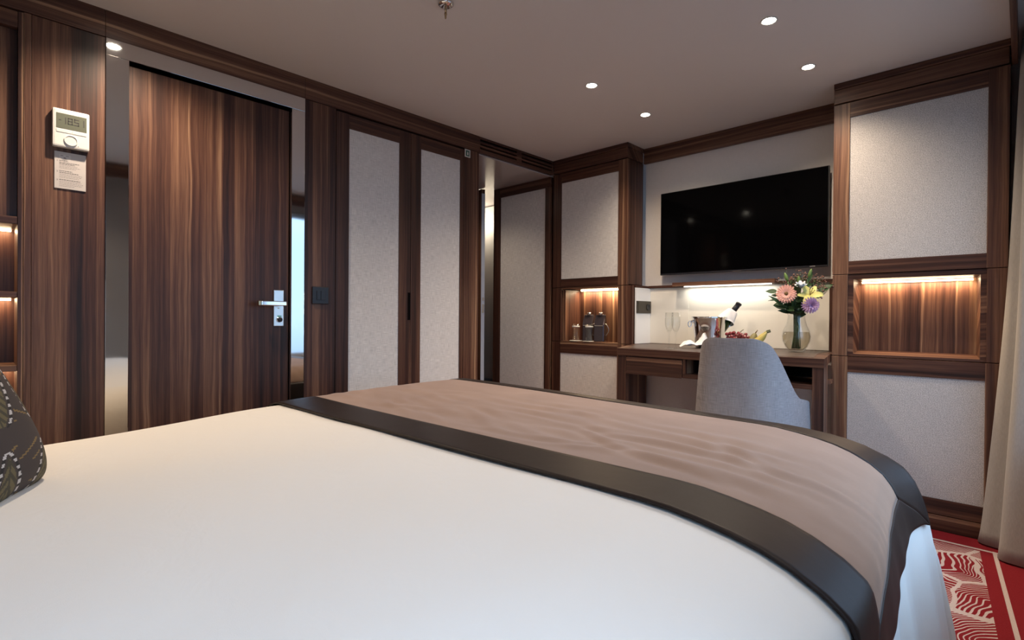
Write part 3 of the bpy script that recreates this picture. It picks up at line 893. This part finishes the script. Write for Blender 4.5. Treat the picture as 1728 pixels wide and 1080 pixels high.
def run_pt(u, v, off, wr=1.0):
    p = bed_off(u, v, off)
    n = (bed_pt(u + .004, v) - bed_pt(u - .004, v)).cross(bed_pt(u, v + .004) - bed_pt(u, v - .004)); n.normalize()
    e = min(sstep(0, .10, v - RV0 - BW), sstep(0, .08, RV1 - BF - v))
    eu = sstep(0, .05, ru_end(v) - BR - u)
    p += n * wrinkle(u, v) * e * eu * wr
    # near band bows a little
    p.x += drape_folds(u, v) * 0.6
    return p
rn = thing('bed_runner', (1.4, 1.25, 0.6), 'taupe velour bed runner with dark satin border across the foot of the bed', 'bed runner')
WLOC[rn.name] = Vector(rn.location)
c = MB()
c.grid(lambda i, j: run_pt(UR0 + BW + i * (ru_end(RV0 + BW + j * (RV1 - RV0 - BW - BF)) - BR - BW - UR0), RV0 + BW + j * (RV1 - RV0 - BW - BF), 0.009), 190, 90)
solid(c.build('velour_centre', M['velour'], rn), 0.004, -1.0)
def band(name, uf, vf, nu, nv):
    c = MB(); c.grid(lambda i, j: run_pt(uf(i, j), vf(i, j), 0.0105, 0.0), nu, nv)
    o = solid(c.build(name, M['satin'], rn), 0.005, -1.0); return o
def mitre(side):
    # side: 'near','far','right','left' as quads in (u,v) with mitred corners
    def near_v(i, j): return RV0 + j * BW
    def far_v(i, j): return RV1 - BF + j * BF
    if side == 'near':
        vf = near_v
        uf = lambda i, j: (UR0 + j * BW) + i * ((ru_end(near_v(i, j)) - j * BR) - (UR0 + j * BW))
        return uf, vf, 170, 12
    if side == 'far':
        vf = far_v
        uf = lambda i, j: (UR0 + (1 - j) * BW) + i * ((ru_end(far_v(i, j)) - (1 - j) * BR) - (UR0 + (1 - j) * BW))
        return uf, vf, 170, 16
    if side == 'right':
        vf = lambda i, j: (RV0 + (1 - i) * BW) + j * ((RV1 - (1 - i) * BF) - (RV0 + (1 - i) * BW))
        uf = lambda i, j: ru_end(vf(i, j)) - BR + i * BR
        return uf, vf, 14, 80
    vf = lambda i, j: (RV0 + i * BW) + j * ((RV1 - i * BF) - (RV0 + i * BW))
    uf = lambda i, j: UR0 + i * BW
    return uf, vf, 14, 80
for s in ('near', 'far', 'right', 'left'):
    band('satin_border', *mitre(s))

# embroidered cushion at the left edge of the picture
cu_mats = [simple('cushion_ground', (0.045, 0.032, 0.028), .85), simple('cushion_olive', (0.125, 0.098, 0.045), .85), simple('cushion_leaf', (0.05, 0.042, 0.024), .85),
           simple('cushion_white', (0.52, 0.48, 0.45), .8), simple('cushion_black', (0.008, 0.007, 0.007), .8), simple('cushion_gold', (0.19, 0.12, 0.04), .8)]
def paisley(p, q):
    """material index over the cushion face, p,q in metres from the cushion centre"""
    cell_w, cell_h = .125, .22
    row = math.floor(q / cell_h + .35)
    a = p + .055 * (row % 2)
    k = math.floor(a / cell_w + .5); a -= k * cell_w
    b_ = q - (row - .35 + .5) * cell_h
    a += .028 * math.sin(b_ * 16.0)          # bend of the drop
    w = .046 * math.sqrt(max(0.0, 1 - (b_ / .095) ** 2)) * (1 - .35 * b_ / .095)
    d = abs(a) - w
    if abs(b_) < .095 and d < .0035:
        if d > -.0045:
            ph = (b_ * 1.0 + .5) * 95
            return 3 if (ph % 1.0) < .55 else 4
        if d > -.010: return 0
        if abs(a) < .0022: return 2
        return 2 if ((b_ + abs(a) * .8) * 62) % 1.0 < .42 else 1
    if d < .010 and abs(b_) < .10: return 0
    if ((p * 13.7 + math.sin(q * 60)) % 1.0) < .16 and ((q * 17.3) % 1.0) < .5: return 5
    return 0
cs = MB()
CW, CT = 0.42, 0.15
def cush(sgn):
    def fn(i, j):
        a, b_ = i * 2 - 1, j * 2 - 1
        pin = 1 - .10 * (1 - abs(a) ** 2) * abs(b_) ** 6; pin2 = 1 - .10 * (1 - abs(b_) ** 2) * abs(a) ** 6
        e = max(0.0, (1 - abs(a) ** 2.6)) ** .55 * max(0.0, (1 - abs(b_) ** 2.6)) ** .55
        rc_ = 1 - .13 * (a * b_) ** 4
        return Vector((a * CW / 2 * pin2 * rc_, sgn * CT / 2 * e, b_ * CW / 2 * pin * rc_))
    return fn
cs.grid(cush(1), 150, 150, mfn=lambda i, j: paisley((i - .5) * CW * .78 + .03, (j - .5) * CW * .78))
cs.grid(cush(-1), 60, 60, mfn=lambda i, j: 0)
bmesh.ops.remove_doubles(cs.bm, verts=cs.bm.verts, dist=.0005)
bmesh.ops.recalc_face_normals(cs.bm, faces=cs.bm.faces)
cs.bm.transform(Matrix.Translation((1.215, -0.050, 0.756)) @ Matrix.Rotation(R(-24), 4, 'Z') @ Matrix.Rotation(R(27), 4, 'X'))
tag(cs.build('cushion', cu_mats), 'dark brown paisley embroidered cushion standing on the duvet at the left edge', 'cushion')

# ================================================================== chair
ch = thing('desk_chair', (1.66, 2.40, 0), 'grey upholstered tub chair pulled up to the desk', 'chair')
CX, CY = 1.637, 2.43
def chair_r(phi, z, inset=0.0):
    """tub outline; phi = 0 at the middle of the back, +-115 deg at the arm fronts"""
    k = max(0.0, min(1.0, (z - 0.42) / 0.42))
    hw = 0.208 - 0.028 * k ** 1.5 - inset
    dp = 0.275 - 0.020 * k - inset
    s, c = math.sin(phi), math.cos(phi)
    e = 2.0 / 2.9
    x = hw * math.copysign(abs(s) ** e, s)
    y = -dp * math.copysign(abs(c) ** e, c)
    return x, y
def chair_h(phi):
    a = abs(math.degrees(phi))
    return 0.838 - 0.018 * sstep(20, 42, a) - 0.245 * sstep(36, 96, a) - .03 * sstep(90, 122, a)
PH = R(122)
sh_o = MB()
def outer(i, j):
    phi = -PH + 2 * PH * i
    z = 0.40 + (chair_h(phi) - 0.40) * j
    x, y = chair_r(phi, z)
    if j < .12: f = .94 + .5 * j; x *= f; y *= f
    return Vector((CX + x, CY + y, z))
sh_o.grid(outer, 72, 24)
o = sh_o.build('shell', M['chair_fabric'], ch)
md = solid(o, 0.045, -1.0)
bv = o.modifiers.new('soft_edge', 'BEVEL'); bv.width = .019; bv.segments = 4; bv.limit_method = 'ANGLE'; bv.angle_limit = R(50)
seat = MB()
pts = []
for k in range(40):
    a = 2 * math.pi * k / 40
    s, c = math.sin(a), math.cos(a)
    pts.append((CX + .150 * math.copysign(abs(s) ** .7, s), CY + .02 - .22 * math.copysign(abs(c) ** .7, c)))
seat.poly_prism(pts, 0.41, 0.485, bev=.012)
seat.build('seat', M['chair_fabric'], ch)
for sx in (-1, 1):
    for sy in (-1, 1):
        MB().tube([(CX + sx * .15, CY + sy * .16, 0.41), (CX + sx * .19, CY + sy * .21, 0.001)], [.018, .011], 12).build('leg', M['wood_z'], ch)

# ================================================================== curtain
cuF = [(2.640, 2.935), (2.50, 2.938), (2.41, 2.935), (2.376, 2.915), (2.392, 2.885), (2.435, 2.868), (2.462, 2.845), (2.452, 2.80), (2.440, 2.765), (2.452, 2.735), (2.490, 2.722), (2.545, 2.715), (2.585, 2.69), (2.59, 2.65), (2.61, 2.62), (2.64, 2.60)]
cuT = [(2.64, 2.935), (2.56, 2.936), (2.51, 2.932), (2.490, 2.915), (2.500, 2.895), (2.525, 2.88), (2.540, 2.86), (2.522, 2.83), (2.508, 2.80), (2.516, 2.775), (2.540, 2.76), (2.570, 2.75), (2.595, 2.72), (2.60, 2.69), (2.615, 2.66), (2.64, 2.64)]
def catmull(P, t):
    n = len(P) - 1; f = t * n; i = min(int(f), n - 1); u = f - i
    p0, p1, p2, p3 = (Vector(P[max(i - 1, 0)]), Vector(P[i]), Vector(P[i + 1]), Vector(P[min(i + 2, n)]))
    return 0.5 * ((2 * p1) + (p2 - p0) * u + (2 * p0 - 5 * p1 + 4 * p2 - p3) * u * u + (3 * p1 - p0 - 3 * p2 + p3) * u ** 3)
cb = MB()
def cur(i, j):
    a, b_ = catmull(cuF, i), catmull(cuT, i)
    k = j ** 0.72
    p = a.lerp(b_, k)
    return Vector((p.x + .004 * math.sin(j * 7 + i * 20), p.y, 0.006 + j * 2.03 ))
cb.grid(cur, 140, 40)
cc = solid(cb.build('curtain', M['curtain']), .003, 0.0)
tag(cc, 'floor-length greige curtain hanging at the right edge beside the large cabinet', 'curtain')

# ================================================================== ceiling fittings
LAMP = emit('downlight_lens', (1.0, 0.90, 0.74), 40.0)
dl = thing('downlight', (0.955, 2.145, CH), 'x', 'ceiling light', 'recessed ceiling downlights')
MB().lathe([(.0235, 0), (.030, -.0005), (.031, -.0025), (.029, -.0035), (.0235, -.002), (.0235, 0)], (0.955, 2.145, CH - .0002), 36).build('trim_ring', M['white_plastic'], dl)
MB().lathe([(0, -.0012), (.0235, -.0010), (.0235, -.0004), (0, -.0004)], (0.955, 2.145, CH), 32).build('lens', LAMP, dl)
spots = [(0.955, 2.145, 'front left ceiling downlight, nearer the wardrobe and the bed'), (0.955, 2.66, 'back left ceiling downlight, nearest the left cabinet and far wall'),
         (1.785, 2.145, 'front right ceiling downlight, nearest the camera and highest in view'), (1.785, 2.66, 'back right ceiling downlight, nearest the tall right cabinet'),
         (0.32, 0.43, 'ceiling downlight above the thermostat panel'), (2.42, 0.43, 'added out-of-view downlight brightening the bed side nearest the window'), (2.0, 1.2, 'ceiling downlight above the bed foot'), (0.32, 1.4, 'ceiling downlight above the passage by the wardrobe'), (-0.48, 2.42, 'added unseen downlight brightening the hall ceiling')]  # bed-side and hall downlights are added out of view to brighten duvet and hall
for k, (x, y, lab) in enumerate(spots[:6] + spots[-1:]):
    zc = CH if x > 0 else 1.958
    o = dl if k == 0 else copy_tree(dl, None, (x, y, zc))
    o['label'] = lab
    l = bpy.data.lights.new('downlight_beam', 'SPOT'); l.energy = DOWN_POWER if k < 4 else (BED_POWER, 11.0, 7.0)[k - 4]
    l.spot_size = R(135); l.spot_blend = 0.9; l.color = WARM; l.shadow_soft_size = 0.022
    lo = bpy.data.objects.new('downlight_beam', l); col.objects.link(lo); lo.location = (x, y, zc - .012)

sp = thing('sprinkler', (0.969, 1.216, CH), 'chrome fire sprinkler head hanging from the ceiling above the bed', 'sprinkler')
S0 = (0.969, 1.216, CH)
MB().lathe([(0, -.0005), (.026, -.0005), (.030, -.003), (.026, -.010), (.015, -.014), (0, -.014)], S0, 36).build('escutcheon', M['chrome'], sp)
b = MB()
for s in (-1, 1):
    b.tube([(S0[0] + s * .008, S0[1] - s * .008, CH - .013), (S0[0] + s * .0125, S0[1] - s * .0125, CH - .025), (S0[0] + s * .009, S0[1] - s * .009, CH - .036), (S0[0] + s * .001, S0[1] - s * .001, CH - .041)], .0028, 8)
b.build('frame_arm', M['brass'], sp)
MB().lathe([(0, -.014), (.0035, -.014), (.0048, -.022), (.0038, -.034), (0, -.036)], S0, 16).build('glass_bulb', M['brass'], sp)
MB().lathe([(0, -.038), (.005, -.038), (.0055, -.042), (.004, -.046), (.0035, -.055), (.0025, -.058), (0, -.058)], S0, 16).build('deflector_screw', M['brass'], sp)

# ================================================================== things on the desk
DZ = 0.7494
def flute(x, y, label):
    g = thing('champagne_flute', (x, y, DZ), label, 'glass', 'champagne flutes on the desk')
    b = MB()
    out = [(0, .0012), (.030, .0012), (.031, .0022), (.010, .0055), (.0036, .012), (.0034, .080), (.006, .090), (.014, .104), (.0215, .130), (.0225, .160), (.0205, .200)]
    inn = [(.0195, .200), (.0215, .160), (.0203, .130), (.013, .106), (.004, .097), (0, .096)]
    b.lathe(out + inn, (x, y, DZ - .0005), 36)
    b.build('bowl_and_stem', M['glass'], g)
    return g
flute(1.097, 2.690, 'champagne flute further left beside the wall socket')
flute(1.150, 2.662, 'champagne flute on the right nearer the ice bucket')

# ice bucket, bottle, napkins
BX, BY = 1.192, 2.985
bk = thing('ice_bucket', (BX, BY, DZ), 'polished steel ice bucket with ring handles on the desk', 'ice bucket')
MB().lathe([(0, .0), (.070, .0), (.074, .004), (.080, .06), (.088, .120), (.094, .168), (.099, .177), (.0975, .179), (.0935, .177), (.0915, .168), (.085, .12), (.077, .06), (.070, .012), (0, .010)], (BX, BY, DZ), 56).build('bucket', M['chrome'], bk)
dirx = Vector((0.717, 0.697, 0)).normalized()
for s in (-1, 1):
    b = MB(); c = Vector((BX, BY, DZ + .150)) + dirx * s * .096
    b.ball(c, (.010, .010, .010), sub=2)
    c2 = c + dirx * s * .010
    b.tube([c2 + dirx * s * (.006 + .009 * math.sin(t_)) + Vector((0, 0, -.014 + .017 * math.cos(t_))) for t_ in [k * 2 * math.pi / 18 for k in range(19)]], .0028, 8, cap=False)
    b.build('handle', M['chrome'], bk)
ax = (dirx * 0.62 + Vector((0, 0, 0.80))).normalized()
bot0 = Vector((BX, BY, DZ + .018)) + dirx * (-.012)
rotb = ax.to_track_quat('Z', 'Y').to_matrix().to_4x4()
bt = thing('wine_bottle', tuple(bot0), 'wine bottle with black foil tilted in the ice bucket', 'bottle')
bsc = 1.0
MB().lathe([(r * bsc, z * bsc) for r, z in [(0, .0), (.034, 0), (.037, .004), (.037, .150), (.032, .180), (.017, .215), (.0145, .235), (0, .236)]], bot0, 36, mat=rotb).build('body', simple('green_bottle', (.03, .05, .015), .08), bt)
MB().lathe([(r * bsc, z * bsc) for r, z in [(0, .231), (.0160, .232), (.0155, .270), (.0152, .292), (.0172, .293), (.0172, .302), (.0158, .304), (0, .304)]], bot0, 28, mat=rotb).build('foil_capsule', M['black_plastic'], bt)
lin = simple('white_linen', (.76, .75, .74), .85)
def napkin(name, label, fn, nu, nv):
    b = MB(); b.grid(fn, nu, nv); o = solid(b.build(name, lin), .0022, 0.0); subsurf(o, 1)
    return tag(o, label, 'napkin')
def neck_cloth(i, j):
    a = 2 * math.pi * i
    h = .168 + .078 * j
    rr = .047 - .019 * j + .004 * math.sin(5 * a + 3 * j) * (1 - .3 * j) + (.006 * math.sin(a * 2 + 1) if j < .1 else 0)
    hh = h + .012 * math.sin(2 * a + .6) * (1 - j)
    p = Vector((rr * math.cos(a), rr * math.sin(a), hh))
    return bot0 + (rotb.to_3x3() @ p)
napkin('bottle_napkin', 'white napkin wrapped around the neck of the wine bottle', neck_cloth, 48, 10)
def desk_cloth(i, j):
    x = -0.085 + .17 * i; y = -0.05 + .10 * j
    z = .010 + .026 * math.exp(-((i - .30) / .22) ** 2) * (.5 + .5 * math.sin(j * 5 + 1)) + .012 * abs(math.sin(i * 11 + j * 4)) * (1 - abs(2 * j - 1) * .7)
    pk = max(0.0, 1 - abs(i - .74) / .24) * max(0.0, 1 - abs(j - .60) / .42)
    z += .070 * pk
    return Vector((1.165 + x * .80 + y * .45, 2.870 + x * .68 - y * .70, DZ + .004 + z * min(1, 5 * min(i, 1 - i) + .3) ))
napkin('folded_napkin', 'white napkin crumpled on the desk in front of the ice bucket', desk_cloth, 28, 20)

# fruit behind the chair
fp = thing('fruit_plate', (1.44, 2.94, DZ), 'white plate under the fruit behind the chair', 'plate')
MB().lathe([(0, .004), (.070, .004), (.110, .014), (.112, .016), (.072, .008), (0, .007)], (1.435, 2.93, DZ - .0035), 48).build('dish', M['white_plastic'], fp)
gp = thing('grape_bunch', (1.40, 2.93, DZ + .02), 'bunch of red grapes on the fruit plate', 'grapes')
gm = simple('red_grape', (.22, .028, .030), .18, spec=.6)
random.seed(5)
gpos = []
for k in range(900):
    c = Vector((random.uniform(1.325, 1.418), random.uniform(2.885, 2.975), random.uniform(DZ + .022, DZ + .094)))
    c.z = min(c.z, DZ + .094 - .25 * abs(c.x - 1.37))
    if all((c - q).length > .0165 for q in gpos): gpos.append(c)
    if len(gpos) >= 60: break
for c in gpos: MB().ball(c, .0098, sub=2).build('grape', gm, gp)
b = MB(); b.tube([(1.37, 2.93, DZ + .07), (1.395, 2.935, DZ + .102), (1.405, 2.94, DZ + .110)], .0022, 6); b.build('stalk', simple('stalk_brown', (.12, .09, .04), .7), gp)
bm_y = simple('banana_yellow', (.52, .42, .12), .4); bm_g = simple('banana_tip', (.10, .11, .05), .6)
def banana(y, dz, label, dx):
    g = thing('banana', (1.46 + dx, y, DZ + .03), label, 'banana', 'bananas on the fruit plate')
    P, Rr = [], []
    for k in range(15):
        t_ = k / 14
        a = R(205) + R(105) * t_
        P.append((1.425 + dx + .105 * t_, y + .004 * math.sin(t_ * 3), DZ + dz + .050 + .055 * t_ ** 1.5 - .018 * math.sin(math.pi * t_)))
        Rr.append(.0155 * min(1, (t_ + .04) * 5) ** .6 * (1 - .75 * max(0, t_ - .78) / .22))
    MB().tube(P, Rr, 10).build('skin', bm_y, g)
    MB().tube([P[-1], (P[-1][0] + .018, P[-1][1], P[-1][2] + .006)], [.0046, .0042], 8).build('stem', bm_g, g)
banana(2.925, -.008, 'front banana lying over the grapes', 0)
banana(2.955, -.002, 'rear banana beside the pear', -.012)
pr = thing('pear', (1.432, 2.972, DZ + .02), 'small olive green pear between the grapes and bananas', 'pear')
MB().lathe([(0, 0), (.018, .002), (.030, .018), (.030, .034), (.020, .056), (.013, .072), (.006, .080), (0, .081)], (1.425, 2.985, DZ + .014), 24, mat=Matrix.Rotation(R(18), 4, 'Y')).build('flesh', simple('olive_pear', (.20, .17, .06), .45), pr)
b = MB(); b.tube([(1.449, 2.985, DZ + .088), (1.462, 2.985, DZ + .108)], [.003, .0025], 8); b.build('stem', M['brass'], pr)

# vase of flowers
VX, VY = 1.662, 2.958
vs = thing('vase', (VX, VY, DZ), 'clear bulbous glass vase half full of water at the right of the desk', 'vase')
vo_ = [(0, 0), (.030, 0), (.036, .003), (.050, .025), (.063, .055), (.0665, .080), (.061, .108), (.048, .140), (.041, .170), (.040, .185), (.046, .205), (.060, .226)]
vi_ = [(.0575, .226), (.0435, .205), (.0375, .185), (.0385, .170), (.0455, .140), (.0585, .108), (.064, .080), (.0605, .055), (.0475, .027), (.034, .010), (0, .009)]
MB().lathe(vo_ + vi_, (VX, VY, DZ), 48).build('vessel', M['glass'], vs)
MB().lathe([(0, .0098), (.033, .0108), (.0468, .0275), (.0598, .055), (.0634, .080), (.0590, .103), (0, .103)], (VX, VY, DZ), 40).build('water', M['water'], vs)

green = simple('stem_green', (.045, .085, .025), .6)
leafm = simple('leaf_green', (.022, .060, .018), .45)
leafl = simple('young_leaf_green', (.12, .20, .045), .5)
def stem(b, tip, foot=None, r=.0038):
    tip = Vector(tip)
    foot = foot if foot is not None else Vector((VX + random.uniform(-.018, .018), VY + random.uniform(-.018, .018), DZ + .018))
    neck = Vector((VX + (tip.x - VX) * .13, VY + (tip.y - VY) * .13, DZ + .190))
    P = []
    for k in range(11):
        t_ = k / 10
        if t_ < .5: P.append(foot.lerp(neck, t_ * 2))
        else:
            u = (t_ - .5) * 2
            q = neck.lerp(tip, u); q.z += .015 * math.sin(math.pi * u); P.append(q)
    b.tube(P, r, 7)
# view-facing direction of the bouquet front (towards the room)
front = Vector((0.20, -1, 0.12)).normalized()
def leaf(b, base, d, ln, w, droop=.2, mi=0):
    base, d = Vector(base), Vector(d).normalized()
    nrm = front + Vector((random.uniform(-.6, .6), random.uniform(-.2, .2), random.uniform(-.1, .9)))
    side = d.cross(nrm)
    side = side.normalized() if side.length > 1e-4 else Vector((1, 0, 0))
    up = side.cross(d)
    def fn(i, j):
        s = (j - .5) * 2
        wd_ = w * math.sin(math.pi * min(1, i ** .8)) * .5
        return base + d * ln * i + side * wd_ * s + up * (-.10 * ln * abs(s) * -1 * .5 - droop * ln * i * i)
    t2 = MB(); t2.grid(fn, 8, 4); b.add(t2.bm.copy(), mi, None, True); t2.bm.free()
def petal_ring(b, c, ax, n, ln, w, cup, mi=0, tw=0.0, tip=.25):
    c = Vector(c); ax = Vector(ax).normalized()
    q = ax.to_track_quat('Z', 'Y').to_matrix()
    for k in range(n):
        a = 2 * math.pi * k / n + tw
        def fn(i, j, a=a):
            s = (j - .5) * 2
            ww = w * (math.sin(math.pi * (0.12 + .80 * i)) ** .7) * .5
            r = ln * i
            zz = cup * ln * i * (1 - tip * i) + .08 * w * s * s
            p = Vector((r * math.cos(a) - ww * s * math.sin(a), r * math.sin(a) + ww * s * math.cos(a), zz))
            return c + q @ p
        t2 = MB(); t2.grid(fn, 6, 4); b.add(t2.bm.copy(), mi, None, True); t2.bm.free()
FG = 'cut flowers in the glass vase'
def flower(name, loc, label, cat='flower'):
    return thing(name, tuple(loc), label, cat, FG)
# pink gerbera
gc = Vector((1.632, 2.895, 1.046))
f = flower('gerbera', gc, 'large pink gerbera daisy at the front left of the bouquet')
b = MB(); stem(b, gc - front * .006); b.build('stem', green, f)
b = MB(); petal_ring(b, gc, front, 22, .048, .015, .10); petal_ring(b, gc + front * .004, front, 20, .040, .012, .22, tw=.15); petal_ring(b, gc + front * .007, front, 16, .026, .008, .38, tw=.05)
b.build('petals', simple('gerbera_pink', (.80, .42, .33), .6), f)
b = MB(); b.ball(gc + front * .010, (.010, .006, .010), sub=2); b.build('eye', simple('gerbera_eye', (.16, .09, .03), .8), f)
# yellow lily
lcn = Vector((1.740, 2.905, 1.044))
f = flower('lily', lcn, 'open yellow lily at the front right of the bouquet')
b = MB(); stem(b, lcn - front * .02); b.build('stem', green, f)
lax = (front + Vector((.25, 0, .35))).normalized()
b = MB(); petal_ring(b, lcn - lax * .02, lax, 3, .058, .032, .62, tip=.75); petal_ring(b, lcn - lax * .022, lax, 3, .056, .026, .60, tw=math.pi / 3, tip=.75)
b.build('petals', simple('lily_yellow', (.72, .66, .20), .5), f)
b = MB()
for k in range(5):
    a = k * 1.256; q = lax.to_track_quat('Z', 'Y').to_matrix() @ Vector((.012 * math.cos(a), .012 * math.sin(a), .04))
    b.tube([lcn - lax * .015, lcn + q], .0012, 5); b.ball(lcn + q, (.003, .003, .003), sub=1)
b.build('stamens', simple('stamen_rust', (.30, .16, .05), .7), f)
# mauve chrysanthemum
mc = Vector((1.739, 2.905, 0.988))
f = flower('chrysanthemum', mc, 'mauve chrysanthemum below the yellow lily')
b = MB(); stem(b, mc); b.build('stem', green, f)
b = MB(); max_ = (front + Vector((.35, 0, -.25))).normalized()
for k, (n, ln, cp) in enumerate(((20, .042, .05), (18, .038, .35), (14, .032, .75), (10, .024, 1.3), (6, .016, 2.2))):
    petal_ring(b, mc + max_ * .003 * k, max_, n, ln, .010, cp, tw=k * .17)
b.build('petals', simple('mauve_petal', (.52, .33, .52), .6), f)
# pale lily bud and white rose
wc = Vector((1.696, 2.905, 1.074))
f = flower('white_rose', wc, 'small white rosebud behind the lily')
b = MB(); stem(b, wc); b.build('stem', green, f)
b = MB(); petal_ring(b, wc, (0.1, -.5, 1), 6, .028, .024, 1.1, tip=.4); petal_ring(b, wc, (0.1, -.5, 1), 5, .022, .020, 1.9, tw=.5)
b.build('petals', simple('rose_white', (.62, .66, .70), .55), f)
# upright lily buds
for tip, dr_, lab in (((1.626, 2.935, 1.111), (-.3, -.1, 1), 'closed green lily bud leaning left above the gerbera'), ((1.674, 2.955, 1.091), (0, -.2, 1), 'closed green lily bud in the middle of the bouquet'), ((1.714, 2.97, 1.126), (.25, 0, 1), 'tallest green bud at the top of the bouquet')):
    f = flower('lily_bud', Vector(tip), lab)
    b = MB(); stem(b, tip); b.build('stem', green, f)
    b = MB(); b.lathe([(0, 0), (.005, .004), (.0085, .016), (.008, .032), (.004, .045), (0, .050)], tip, 12, mat=Vector(dr_).to_track_quat('Z', 'Y').to_matrix().to_4x4()); b.build('bud', leafl, f)
# brown wax flower sprigs
wax = simple('wax_flower', (.20, .10, .075), .7)
for k, (tip, lab) in enumerate((((1.622, 2.985, 1.126), 'brownish filler sprig at the upper left of the bouquet'), ((1.664, 3.00, 1.136), 'brownish filler sprig at the top centre of the bouquet'), ((1.736, 3.00, 1.116), 'brownish filler sprig at the upper right of the bouquet'), ((1.769, 2.965, 1.071), 'brownish filler sprig low on the right of the bouquet'))):
    f = flower('filler_sprig', Vector(tip), lab, 'foliage')
    random.seed(20 + k)
    b = MB(); c = MB(); stem(b, tip, r=.0018)
    for q in range(46):
        e = Vector(tip) + Vector((random.gauss(0, .024), random.gauss(0, .018), random.gauss(-.004, .020)))
        b.tube([Vector(tip) - Vector((0, 0, .045)), e], .0007, 4); c.ball(e, random.uniform(.0030, .0058), sub=1)
    b.build('twigs', green, f); c.build('blossoms', wax, f)
# leafy stems
random.seed(3)
LV = [((1.584, 2.915, 1.058), (-.9, -.2, .15), .060, .030, 'broad dark leaf stem sticking out at the left of the bouquet'),
      ((1.584, 2.93, 1.016), (-1, -.2, .05), .050, .012, 'thin dark leaf stem at the far left below the gerbera'),
      ((1.781, 2.955, 1.061), (.75, -.2, .55), .055, .036, 'broad dark leaf stem at the right beside the ledge'),
      ((1.679, 2.915, 1.036), (0.1, -.6, .8), .070, .040, 'dark leafy stem in the centre between gerbera and lily'),
      ((1.614, 2.905, 0.986), (-.55, -.4, .6), .085, .022, 'long arching leaf stem low on the left of the vase rim'),
      ((1.714, 2.965, 1.106), (.3, -.1, .9), .055, .018, 'leafy stem standing tallest behind the bouquet'),
      ((1.664, 2.91, 0.986), (.05, -.5, .3), .060, .040, 'dark leafy stem filling the bouquet just above the vase rim')]
for tip, d, ln, w, lab in LV:
    f = flower('leaf_stem', Vector(tip), lab, 'foliage')
    b = MB(); stem(b, tip, r=.0025); b.build('stem', green, f)
    b = MB(); leaf(b, tip, d, ln, w)
    for q in range(9):
        t_ = .56 + .045 * q
        base = Vector((VX, VY, DZ + .19)).lerp(Vector(tip), max(.1, (t_ - .5) * 2))
        a = random.uniform(0, 6.28)
        leaf(b, base, (math.cos(a), math.sin(a) * .6 - .4, random.uniform(-.1, .6)), max(ln * .8, .045), max(w, .026))
    b.build('leaves', leafm, f)

# ================================================================== jugs and tumblers in the left niche
NZ = 0.7512
darkj = simple('black_jug', (.055, .045, .055), .18, 0.5, spec=.6)
def jug(x, y, label):
    g = thing('drinks_jug', (x, y, NZ), label, 'jug', 'black jugs in the niche')
    b = MB()
    t = bmesh.new()
    w, d = .036, .042
    pr_ = [(-d, 0), (d, 0), (d, .165), (.014, .190), (-d * .95, .118)]
    A_ = [t.verts.new((-w, a, z)) for a, z in pr_]; B_ = [t.verts.new((w, a, z)) for a, z in pr_]
    t.faces.new(A_[::-1]); t.faces.new(B_)
    for k in range(5): t.faces.new([A_[k], A_[(k + 1) % 5], B_[(k + 1) % 5], B_[k]])
    bmesh.ops.recalc_face_normals(t, faces=t.faces)
    bmesh.ops.bevel(t, geom=list(t.edges), offset=.006, segments=2, profile=.6, affect='EDGES')
    T_ = Matrix.Translation((x, y, NZ)) @ Matrix.Rotation(R(20), 4, 'Z')
    b.add(t, 0, T_); b.build('body', darkj, g)
    k_ = MB().lathe([(0, 0), (.014, 0), (.014, .016), (.012, .020), (0, .020)], T_ @ Vector((0, .012, .184)), 20); k_.build('lid_knob', M['nickel'], g)
    b = MB()
    L_ = [T_ @ Vector((w + .002 + .022 * math.sin(math.pi * k / 12), 0, .125 - .085 * k / 12)) for k in range(13)]
    b.tube(L_, .0035, 8); b.build('handle', M['nickel'], g)
    b = MB(); t = bmesh.new(); bmesh.ops.create_cube(t, size=1); 
    for v in t.verts: v.co = Vector((v.co.x * .060, -d * .99 + v.co.y * .004, .112 + v.co.z * .005))
    b.add(t, 0, T_); b.build('spout_line', M['nickel'], g)
    return g
jug(0.265, 3.090, 'black slant-topped drinks jug on the left of the lit niche')
jug(0.375, 3.075, 'black slant-topped drinks jug on the right of the lit niche, handle showing')
def tumbler(x, y, label):
    g = thing('tumbler', (x, y, NZ + .003), label, 'glass', 'tumblers in the niche')
    z = NZ + .0034
    MB().lathe([(0, 0), (.022, 0), (.024, .002), (.0255, .118), (.0240, .118), (.0222, .006), (0, .005)], (x, y, z), 28).build('glass_body', M['glass'], g)
    MB().lathe([(.0262, .094), (.0275, .094), (.0278, .104), (.0262, .104), (.0262, .094)], (x, y, z), 28).build('paper_band', M['white_plastic'], g)
    return g
def coaster(x, y, label):
    o = MB().lathe([(0, 0), (.046, 0), (.047, .001), (.046, .003), (0, .003)], (x, y, NZ), 32).build('coaster', M['white_plastic'])
    tag(o, label, 'coaster', 'white coasters in the niche')
for x, y, s in ((0.190, 3.040, 'left'), (0.310, 3.035, 'right')):
    coaster(x, y, 'round white paper coaster under the %s tumbler' % s)
    tumbler(x, y, 'tall glass tumbler with white band in front of the %s jug' % s)
